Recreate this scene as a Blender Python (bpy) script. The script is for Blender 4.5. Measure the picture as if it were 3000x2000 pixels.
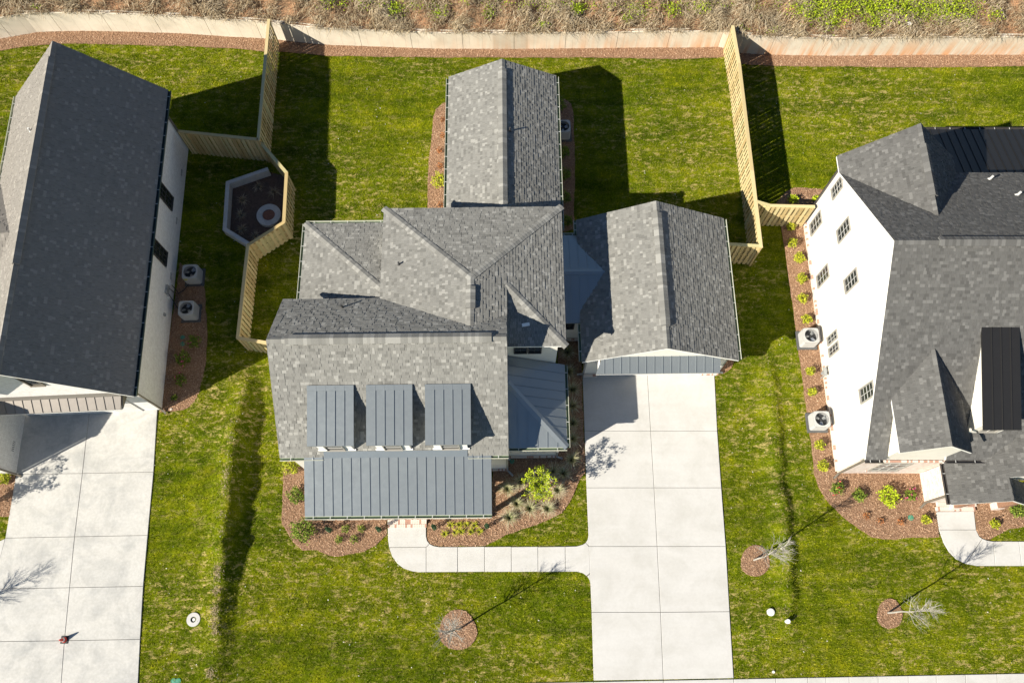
import bpy, math, random
import numpy as np
from mathutils import Vector, Matrix
random.seed(7); rng = np.random.default_rng(11)
for o in list(bpy.data.objects): bpy.data.objects.remove(o)
SC = bpy.context.scene; COL = SC.collection
# ------------------------------------------------------------------ camera
FPX, CAMH, NADX, NADY = 2400.0, 40.0, 1510.0, 1855.0       # focal length in photo pixels, height, nadir point
_d = np.array([NADX-1500, NADY-1000, FPX]); _d /= np.linalg.norm(_d)
_r = np.array([1.0, 0, 0]); _r -= _r.dot(_d)*_d; _r /= np.linalg.norm(_r)
RW = np.array([_r, np.cross(-_d, _r), -_d])
def P(px, py, z=0.0):
    d = RW @ np.array([px-1500, py-1000, FPX]); t = (z-CAMH)/d[2]
    return (d[0]*t, d[1]*t, z)
def proj(p):
    c = RW.T @ (np.array(p)-np.array([0, 0, CAMH])); return 1500+FPX*c[0]/c[2], 1000+FPX*c[1]/c[2]
cam = bpy.data.cameras.new('camera'); co = bpy.data.objects.new('camera', cam); COL.objects.link(co)
cx, cy, cz = RW @ [1, 0, 0], RW @ [0, -1, 0], RW @ [0, 0, -1]
co.matrix_world = Matrix(((cx[0], cy[0], cz[0], 0), (cx[1], cy[1], cz[1], 0), (cx[2], cy[2], cz[2], CAMH), (0, 0, 0, 1)))
cam.sensor_width = 36; cam.lens = FPX/3000*36; cam.clip_end = 3000; SC.camera = co
# ------------------------------------------------------------------ sky, sun, exposure
AZ, EL = math.radians(30.0), math.radians(35.5)              # shadow heading (from +x towards +y), sun elevation
SUN = Vector((-math.cos(AZ)*math.cos(EL), -math.sin(AZ)*math.cos(EL), math.sin(EL)))
W = bpy.data.worlds.new('World'); SC.world = W; W.use_nodes = True
sk = W.node_tree.nodes.new('ShaderNodeTexSky'); sk.sky_type = 'NISHITA'; sk.sun_disc = False
sk.sun_elevation = EL; sk.sun_rotation = math.atan2(SUN.x, SUN.y); sk.dust_density = 0.0; sk.ozone_density = 3.0
bg = W.node_tree.nodes['Background']; bg.inputs[1].default_value = 0.051
W.node_tree.links.new(sk.outputs[0], bg.inputs[0])
sl = bpy.data.lights.new('sun', 'SUN'); sl.energy = 5.0; sl.angle = math.radians(0.53); sl.color = (1.0, 0.93, 0.80)
so = bpy.data.objects.new('sun', sl); COL.objects.link(so); so.rotation_euler = (-SUN).to_track_quat('-Z', 'Y').to_euler(); so.location = (0, 0, 60)
SC.view_settings.view_transform = 'Standard'; SC.view_settings.look = 'None'; SC.view_settings.gamma = 1
SC.view_settings.exposure = 0.95
SC.render.engine = 'CYCLES'
# ------------------------------------------------------------------ materials
def lin(h):
    h = h.lstrip('#'); c = [int(h[i:i+2], 16)/255 for i in (0, 2, 4)]
    return tuple(x/12.92 if x <= .04045 else ((x+.055)/1.055)**2.4 for x in c)+(1,)
class NT:
    def __init__(s, name, rough=.8, metal=0, spec=.5):
        s.m = bpy.data.materials.new(name); s.m.use_nodes = True; s.t = s.m.node_tree; s.b = s.t.nodes['Principled BSDF']
        s.b.inputs['Roughness'].default_value = rough; s.b.inputs['Metallic'].default_value = metal; s.b.inputs['Specular IOR Level'].default_value = spec
    def n(s, ty, **kw):
        x = s.t.nodes.new('ShaderNode'+ty)
        for k, v in kw.items():
            if k in x.inputs: x.inputs[k].default_value = v
            else: setattr(x, k, v)
        return x
    def l(s, a, b): s.t.links.new(a, b)
    def co(s, scale=(1, 1, 1)):
        c = s.n('TexCoord'); m = s.n('Mapping'); m.inputs['Scale'].default_value = scale; s.l(c.outputs['Object'], m.inputs[0]); return m.outputs[0]
    def noise(s, vec, sc, det=4, ro=.6, dist=0):
        x = s.n('TexNoise', Scale=sc, Detail=det, Roughness=ro, Distortion=dist); s.l(vec, x.inputs['Vector']); return x.outputs['Fac']
    def ramp(s, fac, stops):
        r = s.n('ValToRGB'); e = r.color_ramp.elements
        while len(e) < len(stops): e.new(.5)
        for i, (p, c) in enumerate(stops): e[i].position = p; e[i].color = c if len(c) == 4 else tuple(c)+(1,)
        s.l(fac, r.inputs[0]); return r.outputs[0]
    def mix(s, fac, a, b, mode='MIX'):
        x = s.n('Mix'); x.data_type = 'RGBA'; x.blend_type = mode
        for k, v in ((0, fac), (6, a), (7, b)):
            if hasattr(v, 'is_linked'): s.l(v, x.inputs[k])
            else: x.inputs[k].default_value = v
        return x.outputs[2]
    def math(s, op, a, b):
        x = s.n('Math'); x.operation = op
        for k, v in ((0, a), (1, b)):
            if hasattr(v, 'is_linked'): s.l(v, x.inputs[k])
            else: x.inputs[k].default_value = v
        return x.outputs[0]
    def col(s, v): s.l(v, s.b.inputs['Base Color']) if hasattr(v, 'is_linked') else setattr(s.b.inputs['Base Color'], 'default_value', v)
    def bump(s, h, st=.5, d=.02):
        x = s.n('Bump', Strength=st, Distance=d); s.l(h, x.inputs['Height']); s.l(x.outputs[0], s.b.inputs['Normal'])
def g(v, t=(1, 1, 1)): return (v*t[0], v*t[1], v*t[2], 1)
def plain(name, c, rough=.6, metal=0, var=.15, sc=3, bump=0):
    k = NT(name, rough, metal); v = k.co(); f = k.noise(v, sc, 5)
    k.col(k.ramp(f, [(.25, tuple(x*(1-var) for x in c[:3])), (.75, tuple(min(1, x*(1+var)) for x in c[:3]))]))
    if bump: k.bump(k.noise(v, 60, 3), bump, .01)
    return k.m
def shingle_mat(name, lo, hi, tint):
    k = NT(name, .92, 0, .25); a = k.n('Attribute'); a.attribute_name = 'tone'; v = k.co()
    c = k.ramp(a.outputs['Fac'], [(0, g(lo, tint)), (.45, g((lo+hi)*.45, tint)), (.8, g(hi*.82, tint)), (1, g(hi, tint))])
    c = k.mix(.45, c, k.ramp(k.noise(v, 90, 3), [(.3, (.55, .55, .55)), (.7, (1.35, 1.35, 1.35))]), 'MULTIPLY')
    c = k.mix(.6, c, k.ramp(k.noise(v, .35, 3), [(.3, (.93, .93, .93)), (.7, (1.06, 1.06, 1.05))]), 'MULTIPLY')
    k.col(c); k.bump(k.noise(v, 140, 2), .5, .006); return k.m
def metal_mat(name, c, rough=.38):
    k = NT(name, rough, .55, .5); v = k.co(); f = k.noise(v, 1.2, 5)
    k.col(k.ramp(f, [(.3, tuple(x*.97 for x in c)), (.7, tuple(x*1.03 for x in c))]))
    r = k.ramp(k.noise(v, 5, 6), [(.3, (rough-.02,)*3), (.7, (rough+.03,)*3)]); k.l(r, k.b.inputs['Roughness']); return k.m
def concrete(name, base, stain, amt=.5):
    k = NT(name, .9, 0, .3); v = k.co()
    c = k.ramp(k.noise(v, .7, 7, .65, .6), [(.3, stain), (.55, base), (.8, tuple(min(1, x*1.06) for x in base[:3]))])
    c = k.mix(amt*.5, c, k.ramp(k.noise(v, 9, 6), [(.35, (.8, .8, .78)), (.65, (1.08, 1.08, 1.08))]), 'MULTIPLY')
    c = k.mix(.35, c, k.ramp(k.noise(k.co((.25, 2, 1)), 1.2, 5), [(.4, (.93, .92, .9)), (.62, (1.02, 1.02, 1.02))]), 'MULTIPLY')
    k.col(c); k.bump(k.noise(v, 80, 4), .25, .006); return k.m
M = {}
def build_mats():
    M['sh_c'] = shingle_mat('light_grey_shingle', .135, .295, (1, .985, .915))
    M['sh_l'] = shingle_mat('charcoal_shingle', .185, .285, (1, .925, .83))
    M['sh_r'] = shingle_mat('mid_grey_shingle', .07, .15, (1, .985, .95))
    M['met_c'] = metal_mat('slate_metal', (.262, .288, .297), .3); M['met_l'] = metal_mat('bronze_metal', (.24, .215, .19), .42); M['met_r'] = metal_mat('black_metal', (.035, .034, .034), .4)
    M['white'] = plain('white_paint', (.78, .77, .74), .55, 0, .03)
    M['trim'] = plain('trim_paint', (.8, .79, .76), .5, 0, .03)
    k = NT('lap_siding', .6); v = k.co(); wv = k.n('TexWave', Scale=1.75); wv.wave_type = 'BANDS'; wv.bands_direction = 'Z'; wv.wave_profile = 'SAW'; k.l(v, wv.inputs[0])
    k.col(k.ramp(k.noise(v, 2, 4), [(.3, (.72, .69, .62)), (.7, (.77, .74, .67))])); k.bump(wv.outputs['Fac'], .7, .02); M['siding'] = k.m
    def brickm(name, c1, c2, mo, sc=1):
        k = NT(name, .9); v = k.co(); ge = k.n('NewGeometry'); sp = k.n('SeparateXYZ'); k.l(v, sp.inputs[0]); sn = k.n('SeparateXYZ'); k.l(ge.outputs['Normal'], sn.inputs[0])
        h = k.math('ADD', sp.outputs[0], sp.outputs[1]); cb = k.n('CombineXYZ'); k.l(h, cb.inputs[0]); k.l(sp.outputs[2], cb.inputs[1])
        b = k.n('TexBrick', Scale=1.0); b.inputs['Color1'].default_value = c1; b.inputs['Color2'].default_value = c2; b.inputs['Mortar'].default_value = mo
        b.inputs['Brick Width'].default_value = .215; b.inputs['Row Height'].default_value = .075; b.inputs['Mortar Size'].default_value = .009; k.l(cb.outputs[0], b.inputs[0])
        c = k.mix(.5, b.outputs[0], k.ramp(k.noise(v, 7, 6), [(.3, (.75, .72, .7)), (.65, (1.1, 1.1, 1.1))]), 'MULTIPLY')
        k.col(c); k.bump(b.outputs['Fac'], -.6, .012); return k.m
    M['pbrick'] = brickm('painted_brick', (.72, .70, .67, 1), (.8, .78, .75, 1), (.62, .6, .57, 1))
    M['wbrick'] = brickm('whitewashed_brick', (.50, .38, .32, 1), (.66, .60, .55, 1), (.64, .60, .55, 1))
    M['brick1'] = plain('red_brick', (.40, .23, .17), .9, 0, .3, 9); M['brick2'] = plain('pale_brick', (.62, .54, .47), .9, 0, .25, 9); M['mortar'] = plain('mortar', (.6, .56, .5), .95)
    M['concrete'] = concrete('concrete', (.505, .496, .478), (.452, .443, .42), .35); M['concrete_w'] = concrete('walk_concrete', (.515, .505, .487), (.46, .45, .425), .4)
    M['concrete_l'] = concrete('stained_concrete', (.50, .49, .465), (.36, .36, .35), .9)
    k = NT('wall_concrete', .9); v = k.co(); st = k.noise(k.co((1.3, 1.3, .12)), 1.6, 6, .65, .4); gx = k.n('SeparateXYZ'); k.l(v, gx.inputs[0])
    c = k.ramp(k.noise(v, 1.1, 6), [(.3, (.55, .49, .39)), (.65, (.67, .60, .49))]); xr = k.n('MapRange'); k.l(gx.outputs[0], xr.inputs[0]); xr.inputs[1].default_value = -12; xr.inputs[2].default_value = 16
    f = k.math('MULTIPLY', k.ramp(st, [(.42, (0, 0, 0)), (.62, (1, 1, 1))]), xr.outputs[0])
    zr = k.n('MapRange'); k.l(gx.outputs[2], zr.inputs[0]); zr.inputs[1].default_value = 1.5; zr.inputs[2].default_value = 0; zr.inputs[3].default_value = .15
    f = k.math('MULTIPLY', f, zr.outputs[0]); c = k.mix(f, c, (.62, .33, .16, 1)); bl = k.n('TexBrick', Scale=1.0); bl.inputs['Brick Width'].default_value = .755; bl.inputs['Row Height'].default_value = 60; bl.inputs['Mortar Size'].default_value = .012; bl.inputs['Color1'].default_value = bl.inputs['Color2'].default_value = (1, 1, 1, 1); bl.inputs['Mortar'].default_value = (.82, .8, .78, 1)
    k.l(v, bl.inputs[0]); c = k.mix(1.0, c, bl.outputs[0], 'MULTIPLY'); k.col(c); k.bump(k.noise(v, 40, 4), .3, .01); M['wallc'] = k.m
    for gname in ('grass', 'blades'):
      k = NT('lawn_'+gname, .9, 0, .02); v = k.co()
      big = k.noise(v, .22, 4, .6, .5); gr = k.ramp(k.noise(v, 1.3, 6, .7), [(.28, (.075, .118, .003)), (.5, (.165, .212, .006)), (.72, (.28, .295, .012))])
      gr = k.mix(.6, gr, k.ramp(big, [(.35, (.58, .74, .5)), (.65, (1.35, 1.22, 1.05))]), 'MULTIPLY'); gr = k.mix(.8, gr, k.ramp(k.noise(k.co((.14, 1.15, 1)), 1.0, 5, .6, .3), [(.36, (.6, .68, .55)), (.64, (1.45, 1.35, 1.2))]), 'MULTIPLY')
      gr = k.mix(.7, gr, k.ramp(k.noise(v, 10, 7, .8), [(.30, (.28, .34, .22)), (.5, (.95, .95, .9)), (.70, (2.1, 1.85, 1.6))]), 'MULTIPLY')
      pat = k.noise(v, .16, 3, .5); wide = k.ramp(pat, [(.38, (.2, .2, .2)), (.6, (1.25, 1.25, 1.25))])
      st1 = k.ramp(k.noise(k.co((.8, 1.7, 1)), 2.6, 10, .78, .4), [(.53, (0, 0, 0)), (.585, (1, 1, 1))]); st2 = k.ramp(k.noise(v, 7, 8, .85), [(.55, (0, 0, 0)), (.62, (1, 1, 1))])
      ln = k.ramp(k.noise(k.co((.35, 5, 1)), 1.1, 7, .72, .3), [(.60, (0, 0, 0)), (.66, (1, 1, 1))])
      dry = k.math('MAXIMUM', k.math('MULTIPLY', st1, wide), k.math('MULTIPLY', k.math('MAXIMUM', k.math('MULTIPLY', st2, .75), k.math('MULTIPLY', ln, .7)), wide))
      straw = k.ramp(k.noise(v, 16, 4), [(.3, (.26, .21, .05)), (.7, (.56, .45, .19))])
      if gname == 'blades':
          at = k.n('Attribute'); at.attribute_name = 'tone'; gr = k.mix(1.0, gr, k.ramp(at.outputs['Fac'], [(0, (.35, .42, .3)), (.5, (1, 1, 1)), (1, (1.9, 1.6, 1.3))]), 'MULTIPLY'); dry = k.math('MULTIPLY', k.math('ADD', dry, .12), k.ramp(at.outputs['Fac'], [(.3, (.15, .15, .15)), (.75, (1.1, 1.1, 1.1))]))
      else: gr = k.mix(.6, gr, (.35, .38, .3, 1), 'MULTIPLY')
      k.col(k.mix(k.math('MULTIPLY', dry, .85), gr, straw)); k.bump(k.noise(v, 30, 5, .8), .8, .06); M[gname] = k.m
    k = NT('mulch', .95, 0, .1); v = k.co()
    c = k.ramp(k.noise(v, 22, 6, .8), [(.25, (.10, .056, .032)), (.5, (.30, .18, .11)), (.75, (.52, .34, .225))]); c = k.mix(.5, c, k.ramp(k.noise(v, 1.2, 4), [(.3, (.72, .7, .7)), (.7, (1.15, 1.12, 1.1))]), 'MULTIPLY')
    k.col(c); k.bump(k.noise(v, 35, 5, .8), 1, .05); M['mulch'] = k.m
    k = NT('mulch_chip', .9, 0, .15); a = k.n('Attribute'); a.attribute_name = 'tone'; k.col(k.ramp(a.outputs['Fac'], [(0, (.11, .06, .032)), (.4, (.36, .215, .13)), (.8, (.54, .355, .23)), (1, (.66, .49, .345))])); M['chip'] = k.m
    k = NT('red_clay', .95, 0, .1); v = k.co(); c = k.ramp(k.noise(v, 1.2, 7, .7), [(.3, (.12, .075, .045)), (.5, (.27, .165, .095)), (.7, (.48, .26, .14))]); k.col(c); k.bump(k.noise(v, 8, 6), .8, .1); M['clay'] = k.m
    def blade(name, stops):
        k = NT(name, .75, 0, .2); a = k.n('Attribute'); a.attribute_name = 'tone'; k.col(k.ramp(a.outputs['Fac'], stops)); return k.m
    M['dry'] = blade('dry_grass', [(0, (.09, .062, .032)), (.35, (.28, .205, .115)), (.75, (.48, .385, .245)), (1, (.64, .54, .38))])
    M['lime'] = blade('lime_leaf', [(0, (.18, .25, .008)), (.5, (.36, .45, .015)), (1, (.55, .60, .04))])
    M['yellow'] = blade('golden_leaf', [(0, (.12, .17, .01)), (.5, (.32, .35, .018)), (1, (.58, .53, .05))])
    M['green'] = blade('green_leaf', [(0, (.035, .07, .008)), (.5, (.13, .19, .018)), (1, (.30, .35, .05))])
    M['dark'] = blade('dark_leaf', [(0, (.012, .03, .012)), (.5, (.03, .07, .03)), (1, (.06, .12, .05))])
    M['orange'] = blade('rust_leaf', [(0, (.12, .05, .02)), (.5, (.34, .12, .04)), (1, (.45, .24, .09))])
    M['oat'] = blade('ornamental_grass', [(0, (.10, .13, .045)), (.4, (.27, .28, .13)), (.75, (.50, .45, .29)), (1, (.66, .60, .45))])
    M['pink'] = blade('pink_petal', [(0, (.35, .02, .12)), (1, (.6, .08, .25))]); M['red'] = blade('coral_petal', [(0, (.45, .05, .05)), (1, (.6, .16, .12))])
    M['bark'] = plain('pale_bark', (.35, .325, .28), .9, 0, .25, 14); M['barkd'] = plain('dark_bark', (.12, .085, .06), .95, 0, .25, 12)
    k = NT('fence_pine', .8, 0, .2); v = k.co(); oi = k.n('ObjectInfo')
    c = k.ramp(oi.outputs['Random'], [(0, (.40, .30, .14)), (.35, (.50, .40, .21)), (.7, (.58, .48, .265)), (.85, (.46, .43, .235)), (1, (.46, .33, .15))])
    c = k.mix(.5, c, k.ramp(k.noise(k.co((14, 14, .8)), 3, 5, .7, 1), [(.3, (.72, .68, .62)), (.65, (1.12, 1.12, 1.1))]), 'MULTIPLY'); k.col(c); M['pine'] = k.m
    M['ac'] = plain('ac_paint', (.40, .40, .39), .45, 0, .05); M['acd'] = plain('ac_dark', (.03, .032, .035), .6); M['acg'] = plain('fan_metal', (.42, .44, .46), .3, .8, .05); M['pad'] = plain('ac_pad', (.09, .09, .09), .9)
    k = NT('window_glass', .06, 0, .5); k.col((.02, .024, .026, 1)); M['glass'] = k.m
    M['wframe'] = plain('window_frame', (.30, .285, .255), .5, 0, .03); M['dframe'] = plain('dark_frame', (.045, .04, .036), .5)
    M['gut_c'] = plain('cream_gutter', (.48, .49, .40), .45, 0, .04); M['gut_l'] = plain('dark_gutter', (.03, .05, .047), .4); M['gut_r'] = plain('black_gutter', (.05, .046, .044), .4)
    M['gin_c'] = plain('green_gutter_inside', (.06, .10, .055), .5); M['strap'] = plain('strap', (.65, .65, .62), .4, .3)
    M['pipe'] = plain('vent_pipe', (.05, .05, .05), .6); M['pipew'] = plain('pale_vent_pipe', (.6, .6, .58), .5); M['cream'] = plain('bronze_trim', (.16, .14, .11), .5)
    M['cone'] = plain('cone_red', (.62, .05, .03), .5, 0, .1); M['rubber'] = plain('rubber', (.02, .02, .02), .7); M['lidg'] = plain('green_plastic', (.05, .25, .16), .5); M['pvc'] = plain('white_pvc', (.72, .71, .67), .5)
    M['rust'] = plain('rusty_iron', (.20, .09, .06), .8, .2, .3, 12, .4); M['soil'] = plain('dark_soil', (.10, .062, .044), .95, 0, .4, 8, .8); M['cedar'] = plain('cedar', (.24, .13, .08), .8, 0, .2, 8)
    M['muntin'] = plain('muntin_paint', (.48, .47, .44), .5, 0, .03); M['underlay'] = plain('underlay', (.13, .13, .125), .9); M['joint'] = plain('joint_dirt', (.10, .085, .065), .95); M['asphalt'] = plain('asphalt', (.05, .05, .052), .9, 0, .15, 20); M['litter'] = plain('pale_litter', (.6, .56, .48), .8); M['doorw'] = plain('garage_door', (.62, .61, .58), .5)
    M['blue'] = plain('blue_plastic', (.05, .09, .22), .5); M['yel'] = plain('yellow_tag', (.6, .55, .05), .6); M['grey'] = plain('grey_metal_box', (.33, .34, .34), .45, .3)
build_mats()
# ------------------------------------------------------------------ mesh helpers
def setp(o, label=None, cat=None, group=None, kind=None):
    if label: o['label'] = label
    if cat: o['category'] = cat
    if group: o['group'] = group
    if kind: o['kind'] = kind
    return o
def link(name, me, parent=None, loc=None):
    o = bpy.data.objects.new(name, me); COL.objects.link(o)
    if parent: o.parent = parent
    if loc is not None: o.location = loc
    return o
class MB:
    def __init__(s): s.v = []; s.f = []
    def add(s, vs, fs):
        n = len(s.v); s.v += [tuple(map(float, q)) for q in vs]; s.f += [tuple(i+n for i in f) for f in fs]; return s
    def box(s, x0, x1, y0, y1, z0, z1):
        return s.add([(x0, y0, z0), (x1, y0, z0), (x1, y1, z0), (x0, y1, z0), (x0, y0, z1), (x1, y0, z1), (x1, y1, z1), (x0, y1, z1)],
                     [(3, 2, 1, 0), (4, 5, 6, 7), (0, 1, 5, 4), (1, 2, 6, 5), (2, 3, 7, 6), (3, 0, 4, 7)])
    def obox(s, c, u, v, w, a, b, d):                            # oriented box: centre, axes, half sizes
        c, u, v, w = map(np.array, (c, u, v, w)); vs = [c+i*a*u+j*b*v+k*d*w for k in (-1, 1) for j in (-1, 1) for i in (-1, 1)]
        return s.add(vs, [(1, 0, 2, 3), (4, 5, 7, 6), (0, 1, 5, 4), (1, 3, 7, 5), (3, 2, 6, 7), (2, 0, 4, 6)])
    def prism(s, pts, d):                                        # polygon (3d) extruded by vector d
        n = len(pts); a = [np.array(p, float) for p in pts]; d = np.array(d, float)
        nn = sum(np.cross(a[i]-a[0], a[(i+1) % n]-a[0]) for i in range(1, n-1))
        if nn.dot(d) < 0: a = a[::-1]
        return s.add(a+[p+d for p in a], [tuple(range(n-1, -1, -1)), tuple(range(n, 2*n))]+[(i, (i+1) % n, n+(i+1) % n, n+i) for i in range(n)])
    def tube(s, a, b, r0, r1, n=8, cap=True):
        a, b = np.array(a, float), np.array(b, float); d = b-a; d /= (np.linalg.norm(d)+1e-9); h = np.array([0, 0, 1.]) if abs(d[2]) < .9 else np.array([1., 0, 0])
        u = np.cross(d, h); u /= np.linalg.norm(u); w = np.cross(d, u); vs = []
        for c, r in ((a, r0), (b, r1)): vs += [c+r*(math.cos(2*math.pi*i/n)*u+math.sin(2*math.pi*i/n)*w) for i in range(n)]
        fs = [(i, (i+1) % n, n+(i+1) % n, n+i) for i in range(n)]
        if cap: fs += [tuple(range(n-1, -1, -1)), tuple(range(n, 2*n))]
        return s.add(vs, fs)
    def ring(s, c, r0, r1, z0, z1, n=24):
        vs = []
        for (r, z) in ((r1, z0), (r1, z1), (r0, z1), (r0, z0)): vs += [(c[0]+r*math.cos(2*math.pi*i/n), c[1]+r*math.sin(2*math.pi*i/n), z) for i in range(n)]
        return s.add(vs, [(k*n+i, k*n+(i+1) % n, ((k+1) % 4)*n+(i+1) % n, ((k+1) % 4)*n+i) for k in range(4) for i in range(n)])
    def lathe(s, c, prof, n=20):
        vs = []
        for (r, z) in prof: vs += [(c[0]+r*math.cos(2*math.pi*i/n), c[1]+r*math.sin(2*math.pi*i/n), c[2]+z) for i in range(n)]
        return s.add(vs, [(k*n+i, k*n+(i+1) % n, (k+1)*n+(i+1) % n, (k+1)*n+i) for k in range(len(prof)-1) for i in range(n)]+[tuple(range((len(prof)-1)*n, len(prof)*n))])
    def me(s, name, mat, off=(0, 0, 0)):
        m = bpy.data.meshes.new(name); o = np.array(off); m.from_pydata([tuple(np.array(q)-o) for q in s.v], [], s.f); m.materials.append(M[mat] if isinstance(mat, str) else mat); m.validate(); return m
    def obj(s, name, mat, parent=None, off=(0, 0, 0), loc=None): return link(name, s.me(name, mat, off), parent, loc)
def fast_mesh(name, V, nper, mat, tone=None):
    V = np.asarray(V, np.float32); n = len(V)//nper; m = bpy.data.meshes.new(name); m.vertices.add(len(V)); m.vertices.foreach_set('co', V.ravel())
    m.loops.add(n*nper); m.loops.foreach_set('vertex_index', np.arange(n*nper, dtype=np.int32)); m.polygons.add(n); m.polygons.foreach_set('loop_start', np.arange(0, n*nper, nper, dtype=np.int32))
    try: m.polygons.foreach_set('loop_total', np.full(n, nper, dtype=np.int32))
    except Exception: pass
    m.update(calc_edges=True); m.materials.append(M[mat])
    if tone is not None:
        a = m.attributes.new('tone', 'FLOAT', 'FACE'); a.data.foreach_set('value', np.asarray(tone, np.float32))
    return m
def root(name, loc, label, cat, group=None, rz=0):
    e = bpy.data.objects.new(name, None); COL.objects.link(e); e.empty_display_size = .3; e.location = loc; e.rotation_euler = (0, 0, rz); return setp(e, label, cat, group)
def in_poly(X, Y, poly):
    ins = np.zeros(X.shape, bool); n = len(poly)
    for i in range(n):
        x0, y0 = poly[i][:2]; x1, y1 = poly[(i+1) % n][:2]; c = ((y0 > Y) != (y1 > Y))
        ins ^= c & (X < (x1-x0)*(Y-y0)/((y1-y0) if y1 != y0 else 1e-9)+x0)
    return ins
def pxs(l, z=0): return [P(a, b, z)[:2] for a, b in l]
# ------------------------------------------------------------------ terrain
_cr = np.array([P(a, b, .6)[:2] for a, b in [(722, 1060), (716, 1131), (692, 1248), (685, 1344), (673, 1430), (663, 1537), (655, 1615), (640, 1735), (634, 1839), (620, 1960), (612, 2040)]])
_ca = np.array([0, .5, .95, 1.0, 1.0, .98, .9, .55, .4, .28, .2])
_cr, _ca = _cr[::-1], _ca[::-1]
_sw = np.array([P(a, b, .15)[:2] for a, b in [(2250, 1010), (2259, 1079), (2272, 1207), (2282, 1413), (2294, 1460), (2301, 1529), (2311, 1615), (2314, 1701), (2317, 1800), (2320, 1880)]])[::-1]
_sa = np.array([0, .2, .32, .36, .36, .36, .34, .28, .2, 0])
def sm(t): t = np.clip(t, 0, 1); return t*t*(3-2*t)
def hgt(X, Y):
    X = np.asarray(X, float); Y = np.asarray(Y, float)
    d = X-np.interp(Y, _cr[:, 1], _cr[:, 0]); a = np.interp(Y, _cr[:, 1], _ca, 0, 0); a = a*(1+.08*np.sin(Y*2.1)+.06*np.sin(Y*5.3+1)+.04*np.sin(Y*11.7)); d = d+.05*np.sin(Y*1.7)+.035*np.sin(Y*4.7+1)+.03*np.sin(Y*9.3+2)
    z = a*np.where(d < 0, np.maximum(np.clip(1+d/1.7, 0, 1)**1.15, .4*sm(1+d/3.4)), np.clip(1-d/.75, 0, 1)**1.2)
    d = X-np.interp(Y, _sw[:, 1], _sw[:, 0])+.05*np.sin(Y*3.1); a = np.interp(Y, _sw[:, 1], _sa, 0, 0)*(1+.12*np.sin(Y*4.3))
    z = z+a*np.where(d < 0, np.clip(1+d/1.0, 0, 1)**1.2, np.clip(1-d/.42, 0, 1)**1.2)
    return z+.012*np.sin(X*1.9+Y*.7)*np.sin(Y*1.3)-.012
def axis(lo, hi, st, far): return np.concatenate([-np.geomspace(far, -lo+st, 14) if lo < 0 else [], np.arange(lo, hi+1e-6, st), np.geomspace(hi+st, far, 14)])
gx_, gy_ = axis(-30, 30, .2, 900), axis(-8, 36, .2, 900)
GX, GY = np.meshgrid(gx_, gy_); GZ = hgt(GX, GY); nx, ny = len(gx_), len(gy_)
m = bpy.data.meshes.new('lawn'); idx = np.arange(nx*ny).reshape(ny, nx)
m.from_pydata(np.stack([GX.ravel(), GY.ravel(), GZ.ravel()], 1).tolist(), [], np.stack([idx[:-1, :-1].ravel(), idx[:-1, 1:].ravel(), idx[1:, 1:].ravel(), idx[1:, :-1].ravel()], 1).tolist())
m.materials.append(M['grass']); m.polygons.foreach_set('use_smooth', [True]*len(m.polygons)); setp(link('lawn', m), kind='structure')
# ------------------------------------------------------------------ paving
NOGRASS = []
def inset(poly, d):
    p = [np.array(q[:2]) for q in poly]; n = len(p); A = sum(p[i][0]*p[(i+1) % n][1]-p[(i+1) % n][0]*p[i][1] for i in range(n))
    if A < 0: p = p[::-1]
    out = []
    for i in range(n):
        e1 = p[i]-p[i-1]; e2 = p[(i+1) % n]-p[i]; n1 = np.array([-e1[1], e1[0]])/(np.linalg.norm(e1)+1e-9); n2 = np.array([-e2[1], e2[0]])/(np.linalg.norm(e2)+1e-9)
        b = n1+n2; b /= max(np.linalg.norm(b), 1e-6); out.append(p[i]+b*d/max(.4, b.dot(n1)))
    return out
def slab(parent, poly, mat, top=.045, d=.008, nm='slab'):
    q = inset(poly, d); q2 = inset(poly, d+.012); n = len(q); b = MB()
    b.add([(x, y, -.06) for x, y in q]+[(x, y, top-.012) for x, y in q]+[(x, y, top+random.uniform(-.002, .002)) for x, y in q2],
          [(i, (i+1) % n, n+(i+1) % n, n+i) for i in range(n)]+[(n+i, n+(i+1) % n, 2*n+(i+1) % n, 2*n+i) for i in range(n)]+[tuple(range(2*n, 3*n))])
    return b.obj(nm, mat, parent)
def bed_under(name, poly, mat='joint', z=.012):
    b = MB(); b.prism([(x, y, -.08) for x, y in poly], (0, 0, .08+z)); o = b.obj(name, mat); NOGRASS.append(poly); return setp(o, kind='structure')
def lerp(a, b, t): return (a[0]+(b[0]-a[0])*t, a[1]+(b[1]-a[1])*t)
def grid_drive(name, left, mid, right, mat):
    """left/mid/right: pixel columns of joint crossings from top to bottom"""
    L, C_, R = pxs(left), pxs(mid), pxs(right); o = bed_under(name, L+R[::-1])
    for i in range(len(L)-1):
        slab(o, [L[i], L[i+1], C_[i+1], C_[i]], mat); slab(o, [C_[i], C_[i+1], R[i+1], R[i]], mat)
    return o
grid_drive('driveway', [(1706, 1092), (1712, 1262), (1718, 1428), (1725, 1599.5), (1733, 1792), (1739, 1992)], [(1896, 1088), (1906, 1262), (1916, 1428), (1925, 1599.5), (1935, 1792), (1943, 1989)],
           [(2092, 1086), (2101, 1262), (2113, 1428), (2126, 1599.5), (2137, 1790), (2149, 1985)], 'concrete')
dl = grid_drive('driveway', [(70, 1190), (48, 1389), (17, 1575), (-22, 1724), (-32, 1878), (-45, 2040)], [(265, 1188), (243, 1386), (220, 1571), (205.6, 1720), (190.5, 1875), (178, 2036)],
           [(463, 1186), (451, 1382), (434, 1567), (421, 1716), (412, 1871), (404, 2034)], 'concrete_l')
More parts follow.
